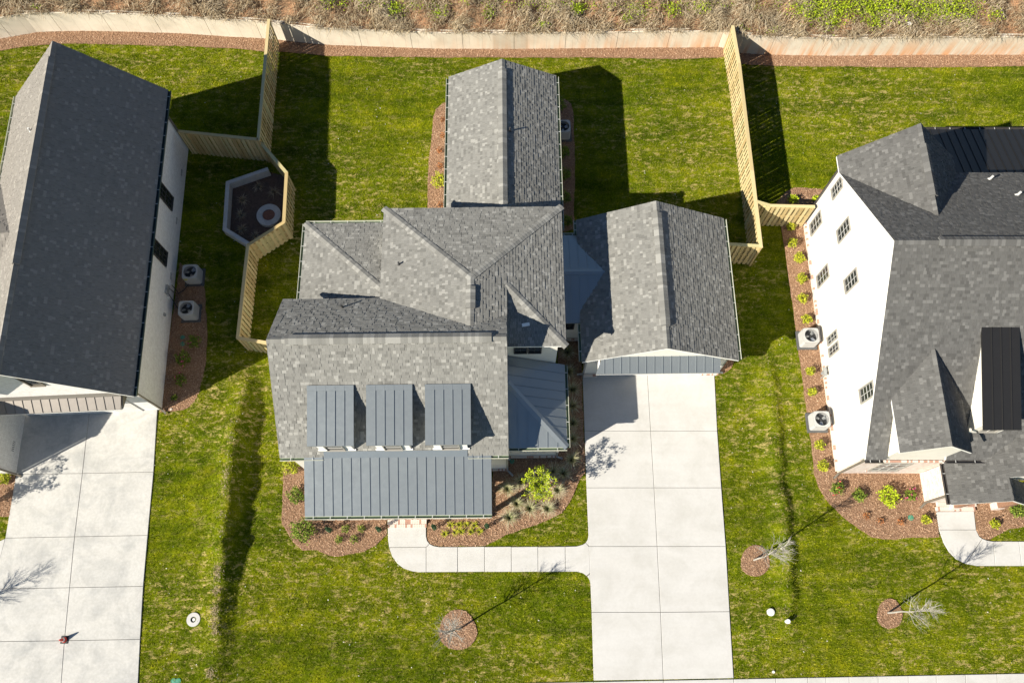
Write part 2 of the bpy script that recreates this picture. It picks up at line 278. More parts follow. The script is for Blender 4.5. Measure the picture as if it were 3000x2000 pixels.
wl = pxs([(17, 1577), (-18, 1716), (-150, 1718), (-150, 1590), (-10, 1588)]); o = bed_under('path', wl); slab(o, wl, 'concrete_w')
# curved walk to the porch
wk = bed_under('path', pxs([(1136, 1520), (1249, 1520), (1249, 1570), (1252, 1583), (1259, 1591), (1271, 1598), (1287, 1601), (1690, 1599), (1708, 1594), (1719, 1585), (1725, 1570), (1728, 1700), (1722, 1690), (1710, 1679), (1690, 1673), (1250, 1675), (1212, 1674), (1182, 1664), (1158, 1643), (1143, 1612)]))
ws = [[(1136, 1528), (1249, 1527), (1249, 1570), (1252, 1583), (1259, 1592), (1249, 1602), (1140, 1602.5), (1137, 1580)],
      [(1140, 1602.5), (1249, 1602), (1249, 1675), (1229, 1675.5), (1205, 1672), (1182, 1664), (1164, 1650), (1149, 1629)],
      [(1249, 1602), (1259, 1592), (1271, 1598), (1287, 1601), (1341, 1601), (1341, 1674.5), (1249, 1675)]]
xs = [1341, 1419.5, 1498, 1576, 1656]
for a, b in zip(xs[:-1], xs[1:]): ws.append([(a, 1601), (b, 1600), (b+.5, 1673.7), (a+.5, 1674.5)])
ws.append([(1656, 1600), (1690, 1599), (1708, 1594), (1716, 1589), (1726, 1600), (1729, 1678), (1719, 1686), (1707, 1678), (1690, 1673.5), (1656.5, 1673.7)])
ws.append([(1716, 1589), (1722, 1578), (1725, 1560), (1726, 1599)]); ws.append([(1729, 1679), (1720, 1687), (1727, 1698), (1730, 1712)])
for q in ws: slab(wk, pxs(q), 'concrete_w')
wk = bed_under('path', pxs([(2740, 1495), (2853, 1494), (2859, 1556), (2868, 1571), (2884, 1581), (2906, 1585.5), (3200, 1585), (3200, 1657), (2861, 1657), (2820, 1648), (2785, 1625), (2765, 1594), (2753, 1560)]))
for q in [[(2741, 1498), (2852.5, 1497), (2858.5, 1551), (2750, 1551)], [(2750, 1551), (2858.5, 1551), (2868, 1571), (2877, 1577), (2829, 1651), (2800, 1637), (2779, 1616), (2763, 1589)],
          [(2877, 1577), (2890, 1582), (2909, 1585), (2915, 1657), (2861, 1657), (2829, 1651)], [(2909, 1585), (2984, 1585), (2992, 1657), (2915, 1657)], [(2984, 1585), (3090, 1585), (3098, 1657), (2992, 1657)]]: slab(wk, pxs(q), 'concrete_w')
sy = lambda x: 2004-(x-1300)*33/1700.
swk = bed_under('pavement', pxs([(-700, 2045), (1300, 2006), (3500, 1963), (3500, 2045), (-700, 2130)]))
js = [1240, 1325, 1420, 1509, 1595, 1690, 1739, 1943, 2149, 2272, 2366, 2419, 2487, 2572, 2660, 2742, 2828, 2920, 3010, 3100, 3200]
js = [-700, -400, -100, 190, 404, 500, 590, 680, 770, 860, 950, 1045, 1140]+js
for a, b in zip(js[:-1], js[1:]): slab(swk, pxs([(a, sy(a)), (b, sy(b)), (b+2, sy(b)+75), (a+2, sy(a)+75)]), 'concrete_w')
o = setp(MB().box(-300, 300, -13.5, -6.2, -.3, -.05).obj('road', 'asphalt'), kind='structure'); NOGRASS.append([(-300, -13.5), (300, -13.5), (300, -6.2), (-300, -6.2)])
kb = setp(MB().box(-300, 300, -6.2, -6.0, -.3, .07).obj('kerb', 'concrete_w'), kind='structure')
# ------------------------------------------------------------------ mulch beds
BEDS = []
def mulch(px=None, poly=None, mat='mulch', name='mulch_bed', z=.03):
    poly = poly or pxs(px); poly = [tuple(map(float, q)) for q in poly]
    # ragged outline
    out = []
    for i in range(len(poly)):
        a, b = poly[i], poly[(i+1) % len(poly)]; L = math.dist(a, b); n = max(1, int(L/.25))
        for k in range(n):
            q = lerp(a, b, k/n); j = .025 if k else 0; out.append((q[0]+random.uniform(-j, j), q[1]+random.uniform(-j, j)))
    b = MB(); zz = z+float(hgt(np.mean([q[0] for q in poly]), np.mean([q[1] for q in poly])))
    b.prism([(x, y, -.1) for x, y in out], (0, 0, .1+max(zz, z))); o = b.obj(name, mat); m_ = o.data
    import bmesh; bm = bmesh.new(); bm.from_mesh(m_); bmesh.ops.triangulate(bm, faces=[f for f in bm.faces if len(f.verts) > 4]); bm.to_mesh(m_); bm.free()
    setp(o, kind='structure'); NOGRASS.append(out); BEDS.append((out, max(zz, z))); return o
WB = [(0, 115), (69, 103), (114, 95), (241, 92), (396, 95), (541, 100), (685, 110), (776, 114), (820, 119), (951, 132.6), (1137, 139.5), (1285, 144.6), (1430, 144.6), (1500, 145), (1579, 144), (1727, 143), (1875, 141), (2020, 141), (2115, 139), (2142, 150), (2165, 157), (2269, 162), (2420, 165), (2572, 163.6), (2713, 162), (3000, 162)]
WE = [(0, 150), (69, 138), (138, 131), (224, 128), (396, 132.6), (551, 136), (689, 143), (775, 151.5), (814, 151.5), (951, 163.6), (1137, 167), (1285, 169), (1500, 169), (1727, 169), (1810, 170), (1982, 174), (2127, 167), (2150, 185), (2200, 191), (2276, 194.6), (2510, 196), (2716, 198), (3000, 194.6)]
mulch([(-420, 240)]+[(-200, 160)]+WB+[(3300, 162), (3300, 195)]+WE[::-1]+[(-200, 200), (-420, 280)])
mulch([(1253, 612), (1253, 540), (1257, 464), (1264, 414), (1269, 345), (1277, 323), (1294, 306), (1312, 299), (1335, 299), (1335, 612)])
mulch([(1620, 291), (1653, 291), (1673, 305), (1680, 333), (1684, 439), (1684, 540), (1681, 624), (1687, 670), (1620, 690)])
mulch([(835, 1352), (832, 1368), (828, 1449), (826, 1534), (842, 1559), (858, 1587), (887, 1612), (931, 1611), (966, 1627), (998, 1629), (1043, 1619), (1069, 1614), (1101, 1597), (1133, 1565), (1134, 1515), (900, 1515), (905, 1352)])
mulch([(1252, 1515), (1251, 1570), (1254, 1583), (1264, 1594), (1285, 1599), (1420, 1598), (1454, 1582), (1483, 1565), (1542, 1546), (1586, 1530), (1621, 1515), (1646, 1502), (1665, 1477), (1684, 1439), (1699, 1402), (1714, 1386), (1711, 1300), (1705, 1100), (1700, 1000), (1635, 1000), (1635, 1335), (1445, 1345), (1440, 1515)])
mulch([(528, 770), (560, 800), (599, 841), (608, 982), (604, 1052), (597, 1096), (582, 1155), (565, 1186), (537, 1201), (470, 1207), (490, 1037), (510, 903)])
mulch([(2286, 650), (2303, 758), (2315, 844), (2332, 968), (2339, 1034), (2351, 1110), (2362, 1193), (2372, 1275), (2382, 1344), (2385, 1389), (2396, 1423), (2417, 1459), (2445, 1489), (2472, 1516), (2515, 1548), (2555, 1574), (2587, 1579), (2621, 1580), (2674, 1574), (2750, 1573), (2741, 1495), (2748, 1462), (2700, 1385), (2450, 1385), (2357, 650)])
mulch([(2268, 606), (2281, 586), (2303, 562), (2324, 551), (2355, 551), (2420, 557), (2390, 606), (2320, 606)])
mulch([(2854, 1490), (2859, 1554), (2868, 1569), (2884, 1579), (2898, 1581), (2930, 1563), (2957, 1548), (3000, 1542), (3150, 1535), (3150, 1480), (2860, 1470)])
mulch([(-120, 1395), (46, 1393), (38, 1460), (29, 1512), (-120, 1516)])
mulch([(2094, 1098), (2090, 1060), (2142, 1045), (2149, 1062), (2140, 1080), (2122, 1094)])
def circ(px, rx, ry, n=40): return pxs([(px[0]+rx*(1+.03*math.sin(3*t)+.02*math.sin(5*t+1))*math.cos(t), px[1]+ry*(1+.03*math.sin(3*t))*math.sin(t)) for t in [2*math.pi*i/n for i in range(n)]])
mulch(poly=circ((1341.5, 1845), 55, 59)); mulch(poly=circ((2212, 1643), 42, 46)); mulch(poly=circ((2606, 1797.5), 37, 44))
pit = pxs([(664, 537), (783, 503), (850, 520), (842, 660), (732, 726), (655, 680)]); mulch(poly=pit, mat='soil')
# wood chips scattered over the beds
CH, CT = [], []
for poly, z in BEDS[:-1]:
    a = np.array(poly); lo, hi = a.min(0), a.max(0); lo = np.maximum(lo, [-33, -4]); hi = np.minimum(hi, [33, 37]); A = max(0, (hi-lo).prod()); n = int(A*480)
    X = rng.uniform(lo[0]-.05, hi[0]+.05, n); Y = rng.uniform(lo[1]-.05, hi[1]+.05, n); k = in_poly(X, Y, poly); X, Y = X[k], Y[k]; n = len(X)
    th = rng.uniform(0, math.pi, n); L = rng.uniform(.014, .042, n); w = rng.uniform(.005, .013, n); ti = rng.uniform(-.45, .45, n); ro = rng.uniform(-.6, .6, n); zc = z+rng.uniform(.008, .035, n)
    ux, uy = np.cos(th), np.sin(th)
    for sa, sb in ((-1, -1), (1, -1), (1, 1), (-1, 1)):
        CH.append(np.stack([X+sa*L*ux-sb*w*uy, Y+sa*L*uy+sb*w*ux, zc+sa*L*ti+sb*w*ro], 1))
    CT.append(rng.beta(2, 2.2, n))
V = np.concatenate([np.stack(CH[i:i+4], 1).reshape(-1, 3) for i in range(0, len(CH), 4)]); setp(link('mulch_chips', fast_mesh('mulch_chips', V, 4, 'chip', np.concatenate(CT))), 'reddish brown wood chips lying loose in the planting beds', 'mulch', kind='stuff')
# ------------------------------------------------------------------ roofs, walls, gutters
def unit(v): v = np.array(v, float); return v/np.linalg.norm(v)
def clip_conv(sub, poly):
    out = sub; n = len(poly)
    for i in range(n):
        a, b = poly[i], poly[(i+1) % n]; ex, ey = b[0]-a[0], b[1]-a[1]; inp, out = out, []
        if not inp: return []
        for j in range(len(inp)):
            p, q = inp[j], inp[(j+1) % len(inp)]; dp = ex*(p[1]-a[1])-ey*(p[0]-a[0]); dq = ex*(q[1]-a[1])-ey*(q[0]-a[0])
            if dp >= -1e-9: out.append(p)
            if (dp > 1e-9 and dq < -1e-9) or (dp < -1e-9 and dq > 1e-9):
                t = dp/(dp-dq); out.append((p[0]+(q[0]-p[0])*t, p[1]+(q[1]-p[1])*t))
    return out
def plane_frame(poly):
    a = [np.array(p, float) for p in poly]; n = sum(np.cross(a[i]-a[0], a[i+1]-a[0]) for i in range(1, len(a)-1)); n = unit(n)
    if n[2] < 0: n = -n; a = a[::-1]
    v = unit(np.array([0, 0, 1.])-n*n[2]); u = np.cross(v, n); o = min(a, key=lambda p: p[2])
    return a, n, u, v, o
class House:
    def __init__(s, name, th, org, cen, label, sh):
        s.th = math.radians(th); s.org = org; s.off = (cen[0], cen[1], 0); c, q = math.cos(s.th), math.sin(s.th); s.c, s.q = c, q
        s.root = root(name, (org[0]+c*cen[0]-q*cen[1], org[1]+q*cen[0]+c*cen[1], 0), label, 'house', None, s.th); s.sh = sh; s.cand = []; s.meshes = {}; s.fp = []
    def world(s, p): return (s.org[0]+s.c*p[0]-s.q*p[1], s.org[1]+s.q*p[0]+s.c*p[1], p[2])
    def part(s, name, mb, mat, parent=None): return mb.obj(name, mat, parent or s.root, s.off)
    def foot(s, x0, x1, y0, y1): NOGRASS.append([s.world((x, y, 0))[:2] for x, y in ((x0, y0), (x1, y0), (x1, y1), (x0, y1))])
    def deck(s, polys, th=.11, mat='trim', name='roof'):
        b = MB()
        for poly in polys:
            a, n, u, v, o = plane_frame(poly); b.prism([p-n*.004 for p in a], (0, 0, -th))
        return s.part(name, b, mat)
    def shingle(s, polys, ex=.138, name='roof'):
        """one roof plane: deck + laid shingles; polys are coplanar convex pieces"""
        dk = s.deck(polys, name=name); V, F, T = [], [], []; pid = len(s.meshes)
        a0, n, u, v, o0 = plane_frame(polys[0]); s.meshes[pid] = {}
        for poly in polys:
            a = plane_frame(poly)[0]; p2 = [((p-o0).dot(u), (p-o0).dot(v)) for p in a]
            A = sum(p2[i][0]*p2[(i+1) % len(p2)][1]-p2[(i+1) % len(p2)][0]*p2[i][1] for i in range(len(p2)))
            if A < 0: p2 = p2[::-1]
            umin, umax = min(p[0] for p in p2), max(p[0] for p in p2); vmin, vmax = min(p[1] for p in p2), max(p[1] for p in p2)
            r = int(math.floor(vmin/ex))
            while r*ex < vmax:
                v0 = r*ex; rr = random.Random(hash((pid, r, round(umin, 2)))); x = umin-rr.random()*.3; rowt = rr.uniform(-.05, .05)
                while x < umax:
                    w = rr.choice((.1, .12, .15, .18, .22)); tone = rr.choice((.12, .3, .38, .42, .45, .48, .5, .54, .6, .7, .95)); lift = rr.choice((0, .013))
                    rect = [(x, v0), (x+w-.004, v0), (x+w-.004, v0+ex*1.06), (x, v0+ex*1.06)]; x += w
                    q = clip_conv(rect, p2)
                    if len(q) < 3: continue
                    full = len(q) == 4 and all(abs(q[i][0]-rect[i][0])+abs(q[i][1]-rect[i][1]) < 1e-6 for i in range(4))
                    pts = [o0+u*c[0]+v*c[1]+n*(.006+lift+.014*(1-(c[1]-v0)/ex)) for c in q]; bot = [o0+u*c[0]+v*c[1]-n*.002 for c in q]
                    if full:
                        cc = sum(pts)/4; W_ = s.world(cc); X, Y = proj(W_)
                        if 0 < X < 3000 and 0 < Y < 2000:
                            d = np.array([0, 0, CAMH])-np.array(W_); D = np.linalg.norm(d); nw = np.array([s.c*n[0]-s.q*n[1], s.q*n[0]+s.c*n[1], n[2]])
                            s.cand.append((w*nw.dot(d)/D**3, pid, dk, w, tone, lift, pts, bot, len(T))); T.append(None); continue
                    T.append((pts, bot, tone))
                r += 1
        s.meshes[pid]['T'] = T; s.meshes[pid]['dk'] = dk; return dk
    def finish(s, limit=300):
        s.cand.sort(key=lambda c: -c[0]); cache = {}
        for c in s.cand[limit:]: s.meshes[c[1]]['T'][c[8]] = (c[6], c[7], c[4])
        for pid, d in s.meshes.items():
            V, F, T = [], [], []
            for t in d['T']:
                if t is None: continue
                pts, bot, tone = t; k = len(V); n = len(pts); V += [tuple(p-np.array(s.off)) for p in pts+bot]; F.append(tuple(range(k, k+n))); T.append(tone)
                for i in range(n): F.append((k+i, k+n+i, k+n+(i+1) % n, k+(i+1) % n)); T.append(tone*.8)  # skirt faces toned darker, putting the edge shadow into the colour
            if not F: continue
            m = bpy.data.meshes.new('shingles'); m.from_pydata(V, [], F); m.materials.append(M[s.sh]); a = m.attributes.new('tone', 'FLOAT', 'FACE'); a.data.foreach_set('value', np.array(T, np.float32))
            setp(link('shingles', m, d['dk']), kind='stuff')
        for (_, pid, dk, w, tone, lift, pts, bot, _i) in s.cand[:limit]:
            key = (pid, w, tone, lift)
            if key not in cache:
                o = bot[0]; m = bpy.data.meshes.new('shingle'); m.from_pydata([tuple(p-o) for p in pts+bot], [], [(0, 1, 2, 3)]+[(i, 4+i, 4+(i+1) % 4, (i+1) % 4) for i in range(4)]); m.materials.append(M[s.sh])
                a = m.attributes.new('tone', 'FLOAT', 'FACE'); a.data.foreach_set('value', np.array([tone]+[tone*.8]*4, np.float32)); cache[key] = m  # single shingles get the same shadow-toned skirts
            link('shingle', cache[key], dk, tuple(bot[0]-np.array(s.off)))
    def ridge(s, a, b, n1, n2, vent=None, w=.16, name='ridge'):
        """cap shingles along a ridge or hip; n1,n2 = plane normals; vent=(t0,t1) raised ridge vent"""
        a, b = np.array(a, float), np.array(b, float); L = np.linalg.norm(b-a); d = (b-a)/L; up = unit(unit(n1)+unit(n2)); ws = []
        for n in (unit(n1), unit(n2)):
            q = np.cross(n, d); q = unit(q); q = q if q[2] < 0 else -q
            ws.append(q)
        base = MB()
        for q in ws: base.add([a+up*.02, b+up*.02, b+q*w*.9+up*.022, a+q*w*.9+up*.022], [(0, 1, 2, 3)])
        if vent:
            p0, p1 = a+d*L*vent[0], a+d*L*vent[1]
            for q, n in zip(ws, (unit(n1), unit(n2))):
                e = .075
                base.add([p0+up*.03, p1+up*.03, p1+q*(w+.02)+n*.03, p0+q*(w+.02)+n*.03, p0+up*(.03+e), p1+up*(.03+e), p1+q*(w+.02)+n*(.03+e), p0+q*(w+.02)+n*(.03+e)], [(4, 5, 6, 7), (3, 2, 6, 7), (0, 3, 7, 4), (1, 2, 6, 5), (0, 1, 2, 3)])
        rg = s.part(name, base, 'underlay'); cache = {}; N = int(L/.155); off = np.array(s.off)
        for i in range(N):
            t = (i+.5)/N; h = .118 if vent and vent[0] < t < vent[1] else .035; ww = w+(.03 if h > .05 else 0); tone = random.choice((.3, .42, .5, .62, .8, .95)); key = (round(h, 3), tone)
            if key not in cache:
                hl = .11; vs = []
                for k_ in (-1, 1):
                    lf = .014 if k_ < 0 else .004
                    vs += [ws[0]*ww+unit(n1)*(h+lf)+d*hl*k_, up*(h+lf+.012)+d*hl*k_, ws[1]*ww+unit(n2)*(h+lf)+d*hl*k_]
                lo = [q-up*.02 for q in vs]
                m = bpy.data.meshes.new('cap_shingle'); m.from_pydata([tuple(q) for q in vs+lo], [], [(0, 1, 4, 3), (1, 2, 5, 4), (0, 6, 7, 1), (1, 7, 8, 2), (0, 3, 9, 6), (2, 8, 11, 5), (3, 4, 10, 9), (4, 5, 11, 10)]); m.materials.append(M[s.sh])
                at = m.attributes.new('tone', 'FLOAT', 'FACE'); at.data.foreach_set('value', np.full(8, tone, np.float32)); cache[key] = m
            link('cap_shingle', cache[key], rg, tuple(a+d*L*t-off))
    def metal(s, poly, w, mat, name='metal_roof', ribh=.04, start=0):
        """standing seam roof plane: deck + one object per pan with its seam"""
        dk = s.deck([poly], .09, mat, name); a, n, u, v, o = plane_frame(poly); p2 = [((p-o).dot(u), (p-o).dot(v)) for p in a]
        A = sum(p2[i][0]*p2[(i+1) % len(p2)][1]-p2[(i+1) % len(p2)][0]*p2[i][1] for i in range(len(p2)))
        if A < 0: p2 = p2[::-1]
        umin, umax = min(p[0] for p in p2), max(p[0] for p in p2); vmin, vmax = min(p[1] for p in p2), max(p[1] for p in p2); N = max(1, round((umax-umin)/w)); w = (umax-umin)/N
        for i in range(N):
            x0 = umin+i*w; q = clip_conv([(x0+.004, vmin), (x0+w-.004, vmin), (x0+w-.004, vmax), (x0+.004, vmax)], p2)
            if len(q) < 3: continue
            b = MB(); b.prism([o+u*c[0]+v*c[1]+n*.002 for c in q], n*.008)
            if i:
                sg = clip_conv([(x0-.012, vmin), (x0+.012, vmin), (x0+.012, vmax), (x0-.012, vmax)], p2)
                if len(sg) >= 3: b.prism([o+u*c[0]+v*c[1]+n*.002 for c in sg], n*ribh)
            s.part('pan', b, mat, dk)
        return dk
    def gutter(s, a, b, out, mat, inm, name='gutter'):
        a, b, out = np.array(a, float), np.array(b, float), np.array(out, float); d = unit(b-a); z = np.array([0, 0, 1.]); m = MB(); L = np.linalg.norm(b-a); c = (a+b)/2
        m.obox(c+out*.135-z*.05, d, out, z, L/2, .009, .06); m.obox(c+out*.008-z*.05, d, out, z, L/2, .008, .055); o = s.part(name, m, mat)
        k = MB(); k.obox(c+out*.07-z*.10, d, out, z, L/2-.002, .06, .008); s.part('gutter_trough', k, inm, o)
        t = MB(); n = max(2, int(L/.75))
        for i in range(n): t.obox(a+d*L*(i+.5)/n+out*.07-z*.002, d, out, z, .013, .075, .006)
        s.part('hanger', t, 'strap', o); return o
    def downspout(s, x, y, z0, z1, ox, oy, mat):
        b = MB(); b.box(x-.045, x+.045, y-.035, y+.035, z0, z1); b.obox((x+ox*.15, y+oy*.15, z0+.03), unit((ox, oy, -.25)), unit((-oy, ox, 0.0001)), (0, 0, 1), .17, .045, .035); return s.part('downspout', b, mat)
    def window(s, c, u, n, w, h, cols, rows, fm='wframe', trim=.07, nm='window'):
        c, u, n = map(lambda q: np.array(q, float), (c, u, n)); z = np.array([0, 0, 1.]); b = MB()
        b.obox(c+u*(w/2+trim/2)+n*.02, u, z, n, trim/2, h/2+trim, .035); b.obox(c-u*(w/2+trim/2)+n*.02, u, z, n, trim/2, h/2+trim, .035)
        b.obox(c+z*(h/2+trim/2)+n*.02, u, z, n, w/2, trim/2, .035); b.obox(c-z*(h/2+trim/2)+n*.03, u, z, n, w/2+trim*.9, trim/2, .05)
        o = s.part(nm, b, fm); k = MB()
        for i in range(1, cols): k.obox(c+u*(-w/2+w*i/cols)+n*.012, u, z, n, .008, h/2, .013)
        for j in range(1, rows): k.obox(c+z*(-h/2+h*j/rows)+n*.0125, u, z, n, w/2, .008 if j*2 != rows else .016, .014)
        if cols*rows > 1: s.part('muntin', k, 'muntin' if fm == 'wframe' else fm, o)
        pm = MB().obox((0, 0, 0), u, z, n, w/cols/2-.004, h/rows/2-.004, .006).me('pane', 'glass')
        for i in range(cols):
            for j in range(rows): link('pane', pm, o, tuple(c+u*(-w/2+w*(i+.5)/cols)+z*(-h/2+h*(j+.5)/rows)+n*.004-np.array(s.off)))
        return o
    def vent(s, x, y, z, h=.35, mat='pipe', r=.045):
        b = MB(); b.tube((x, y, z-.15), (x, y, z+h), r, r*.92, 10); o = s.part('vent_pipe', b, mat); k = MB(); k.tube((x, y, z-.1), (x, y, z+.07), r*2.4, r*1.15, 10); s.part('pipe_boot', k, mat, o)
def nrm(a, b, c): 
    n = unit(np.cross(np.array(b, float)-np.array(a, float), np.array(c, float)-np.array(a, float))); return n if n[2] > 0 else -n
def wall_x(h, x0, x1, yz, mat, name='wall'): return h.part(name, MB().prism([(x0, y, z) for y, z in yz], (x1-x0, 0, 0)), mat)
def wall_y(h, y0, y1, xz, mat, name='wall'): return h.part(name, MB().prism([(x, y0, z) for x, z in xz], (0, y1-y0, 0)), mat)
def wbox(h, x0, x1, y0, y1, z0, z1, mat, name='wall'): return h.part(name, MB().box(x0, x1, y0, y1, z0, z1), mat)
def bricks(h, x0, x1, y0, y1, z0, z1, axis='x', pitch=.085, name='brick'):
    """a row of single bricks standing side by side"""
    n = int(round(((x1-x0) if axis == 'x' else (y1-y0))/pitch)); off = np.array(h.off); base = h.part('brick_bed', MB().box(x0+.005, x1-.005, y0+.01, y1-.01, z0, z1-.012), 'mortar'); ms = {}
    for i in range(n):
        mt = random.choice(('brick1', 'brick2', 'brick2', 'brick2')); 
        if mt not in ms:
            a, b_, c_ = ((pitch*.43, (y1-y0)/2, (z1-z0)/2) if axis == 'x' else ((x1-x0)/2, pitch*.43, (z1-z0)/2)); ms[mt] = MB().box(-a, a, -b_, b_, -c_, c_).me(name, mt)
        c = (x0+pitch*(i+.5), (y0+y1)/2, (z0+z1)/2) if axis == 'x' else ((x0+x1)/2, y0+pitch*(i+.5), (z0+z1)/2); link(name, ms[mt], base, tuple(np.array(c)-off))
    return base
# ================================================================== central house
H = House('house', .6, (0, 0), (-1, 14), 'central house with pale grey shingle roofs, three metal dormers and metal porch roof', 'sh_c')
zS = lambda y: 4.2+.8065*(y-7.43); zN = lambda y: 7.66-.704*(y-11.72); XW, XE, YE, YR, YN = -10.33, -.217, 7.43, 11.72, 14.3
CW, CE, CN, CS, CZ = -5.945, 2.378, 18.85, 11.92, 5.85; cx_r = (CW+CE)/2; hw = (CE-CW)/2; CA = 7.18; pc = (CA-CZ)/hw; yv = lambda z: YR+(7.66-z)/.704; zh = CZ+pc*(CE-XE); yh = CS+(CE-XE)
H.shingle([[(XW, YE, 4.2), (XE, YE, 4.2), (XE, YR, 7.66), (XW, YR, 7.66)]])
H.shingle([[(XW, YR, 7.66), (CW, YR, 7.66), (CW, YN, zN(YN)), (XW, YN, zN(YN))], [(CW, YR, 7.66), (cx_r, YR, 7.66), (cx_r, yv(CA), CA), (CW, yv(CZ), CZ)], [(cx_r, YR, 7.66), (XE, YR, 7.66), (XE, yv(zh), zh), (cx_r, yv(CA), CA)]])
ap = (cx_r, CN-hw, CA); re = (cx_r, yv(CA), CA); NWc, NEc, SEc = (CW, CN, CZ), (CE, CN, CZ), (CE, CS, CZ); hp = (XE, yh, zh); vp = (XE, yv(zh), zh)
H.shingle([[NWc, NEc, ap]]); H.shingle([[NWc, ap, re, (CW, yv(CZ), CZ)]]); H.shingle([[ap, re, vp, hp], [NEc, ap, hp], [NEc, hp, SEc]]); H.shingle([[SEc, (XE, CS, CZ), hp]])
nW, nE, nN, nS = unit((-pc, 0, 1)), unit((pc, 0, 1)), unit((0, pc, 1)), unit((0, -pc, 1))
H.ridge(NWc, ap, nW, nN); H.ridge(NEc, ap, nN, nE); H.ridge(SEc, hp, nE, nS); H.ridge(ap, (cx_r, yv(CA)+.07, CA-.01), nW, nE, (.18, .66), .15)
H.ridge((XW+.05, YR, 7.66), (XE-.05, YR, 7.66), unit((0, -.8065, 1)), unit((0, .704, 1)), (.08, .93), .15)
pb = .33; BX, BY, BZ = -10.01, 18.93, 4.3; be = -5.6; bl = be-BX; bt = BZ+pb*bl
H.shingle([[(BX, BY, BZ), (be, BY, BZ), (be, BY-bl, bt)]]); H.shingle([[(BX, BY, BZ), (be, BY-bl, bt), (be, 13.9, bt), (BX, 13.9, BZ)]]); H.ridge((BX, BY, BZ), (be-.2, BY-bl+.2, bt-.2*pb), unit((-pb, 0, 1)), unit((0, pb, 1)))
pw = 1.4/2.885; xr = -.365
H.shingle([[(-3.25, 18.5, 3.2), (-3.25, 28.27, 3.2), (xr, 28.27, 4.6), (xr, 18.5, 4.6)]]); H.shingle([[(2.52, 18.5, 3.2), (2.52, 28.27, 3.2), (xr, 28.27, 4.6), (xr, 18.5, 4.6)]]); H.ridge((xr, 28.22, 4.6), (xr, 18.6, 4.6), unit((-pw, 0, 1)), unit((pw, 0, 1)), (.07, .98), .15)
pg = 1.85/3.7
H.shingle([[(3.3, 12.03, 3.2), (3.3, 19.55, 3.2), (7.0, 19.55, 5.05), (7.0, 12.03, 5.05)]]); H.shingle([[(10.7, 12.03, 3.2), (10.7, 19.55, 3.2), (7.0, 19.55, 5.05), (7.0, 12.03, 5.05)]]); H.ridge((7.0, 19.5, 5.05), (7.0, 12.08, 5.05), unit((-pg, 0, 1)), unit((pg, 0, 1)), (.09, .86), .15)
# walls
wall_x(H, -10.08, -.26, [(7.58, 0), (13.98, 0), (13.98, 5.85), (YR, 7.5), (7.58, 4.17)], 'siding'); wbox(H, -5.64, 2.03, 12.0, 18.55, 0, 5.72, 'siding'); wbox(H, -9.7, -5.66, 14.0, 18.6, 0, 4.2, 'siding')
wall_x(H, -.258, -.222, [(12.1, 5.8), (14.45, 6.55), (13.15, 6.58), (12.1, 7.2)], 'siding', 'gable_wall')
wall_y(H, 18.57, 27.92, [(-2.93, 0), (2.2, 0), (2.2, 3.15), (xr, 4.4), (-2.93, 3.15)], 'siding'); wall_y(H, 12.36, 19.2, [(3.64, 0), (10.36, 0), (10.36, 3.15), (7.0, 4.85), (3.64, 3.15)], 'siding')
wbox(H, 2.05, 3.62, 14.28, 18.5, 0, 2.86, 'siding'); wbox(H, -.255, 2.08, 8.2, 11.98, 0, 2.98, 'siding')
wbox(H, -.25, 2.1, 8.14, 8.195, 0, .42, 'mortar', 'water_table'); bricks(H, -.2, 2.1, 8.08, 8.16, .34, .44)
wbox(H, -1.1, -.26, 7.52, 7.575, 0, .32, 'mortar', 'water_table'); bricks(H, -1.1, -.25, 7.48, 7.56, .26, .35)
wbox(H, 2.1, 3.6, 14.22, 14.275, 0, .4, 'mortar', 'water_table'); bricks(H, 2.1, 3.6, 14.16, 14.24, .32, .42)
for a, b in ((3.62, 4.3), (9.55, 10.4)): wbox(H, a, b, 12.27, 12.355, 0, .4, 'mortar', 'pier_base'); bricks(H, a, b, 12.2, 12.3, .3, .42)
wbox(H, 4.35, 9.5, 12.33, 12.355, .05, 2.35, 'doorw', 'garage_door')
for i in range(3): wbox(H, 4.36, 9.49, 12.325, 12.331, .07+.57*(i+1), .085+.57*(i+1), 'grey', 'door_joint')
H.foot(-10.2, -.4, 7.7, 14.3); H.foot(-9.8, 2.2, 12, 18.9); H.foot(-3, 2.3, 18, 28); H.foot(3.6, 10.4, 12.2, 19.3); H.foot(2, 3.7, 14.2, 18.6); H.foot(-.5, 2.2, 8, 12.3); H.foot(-9.4, -1, 5.2, 8)
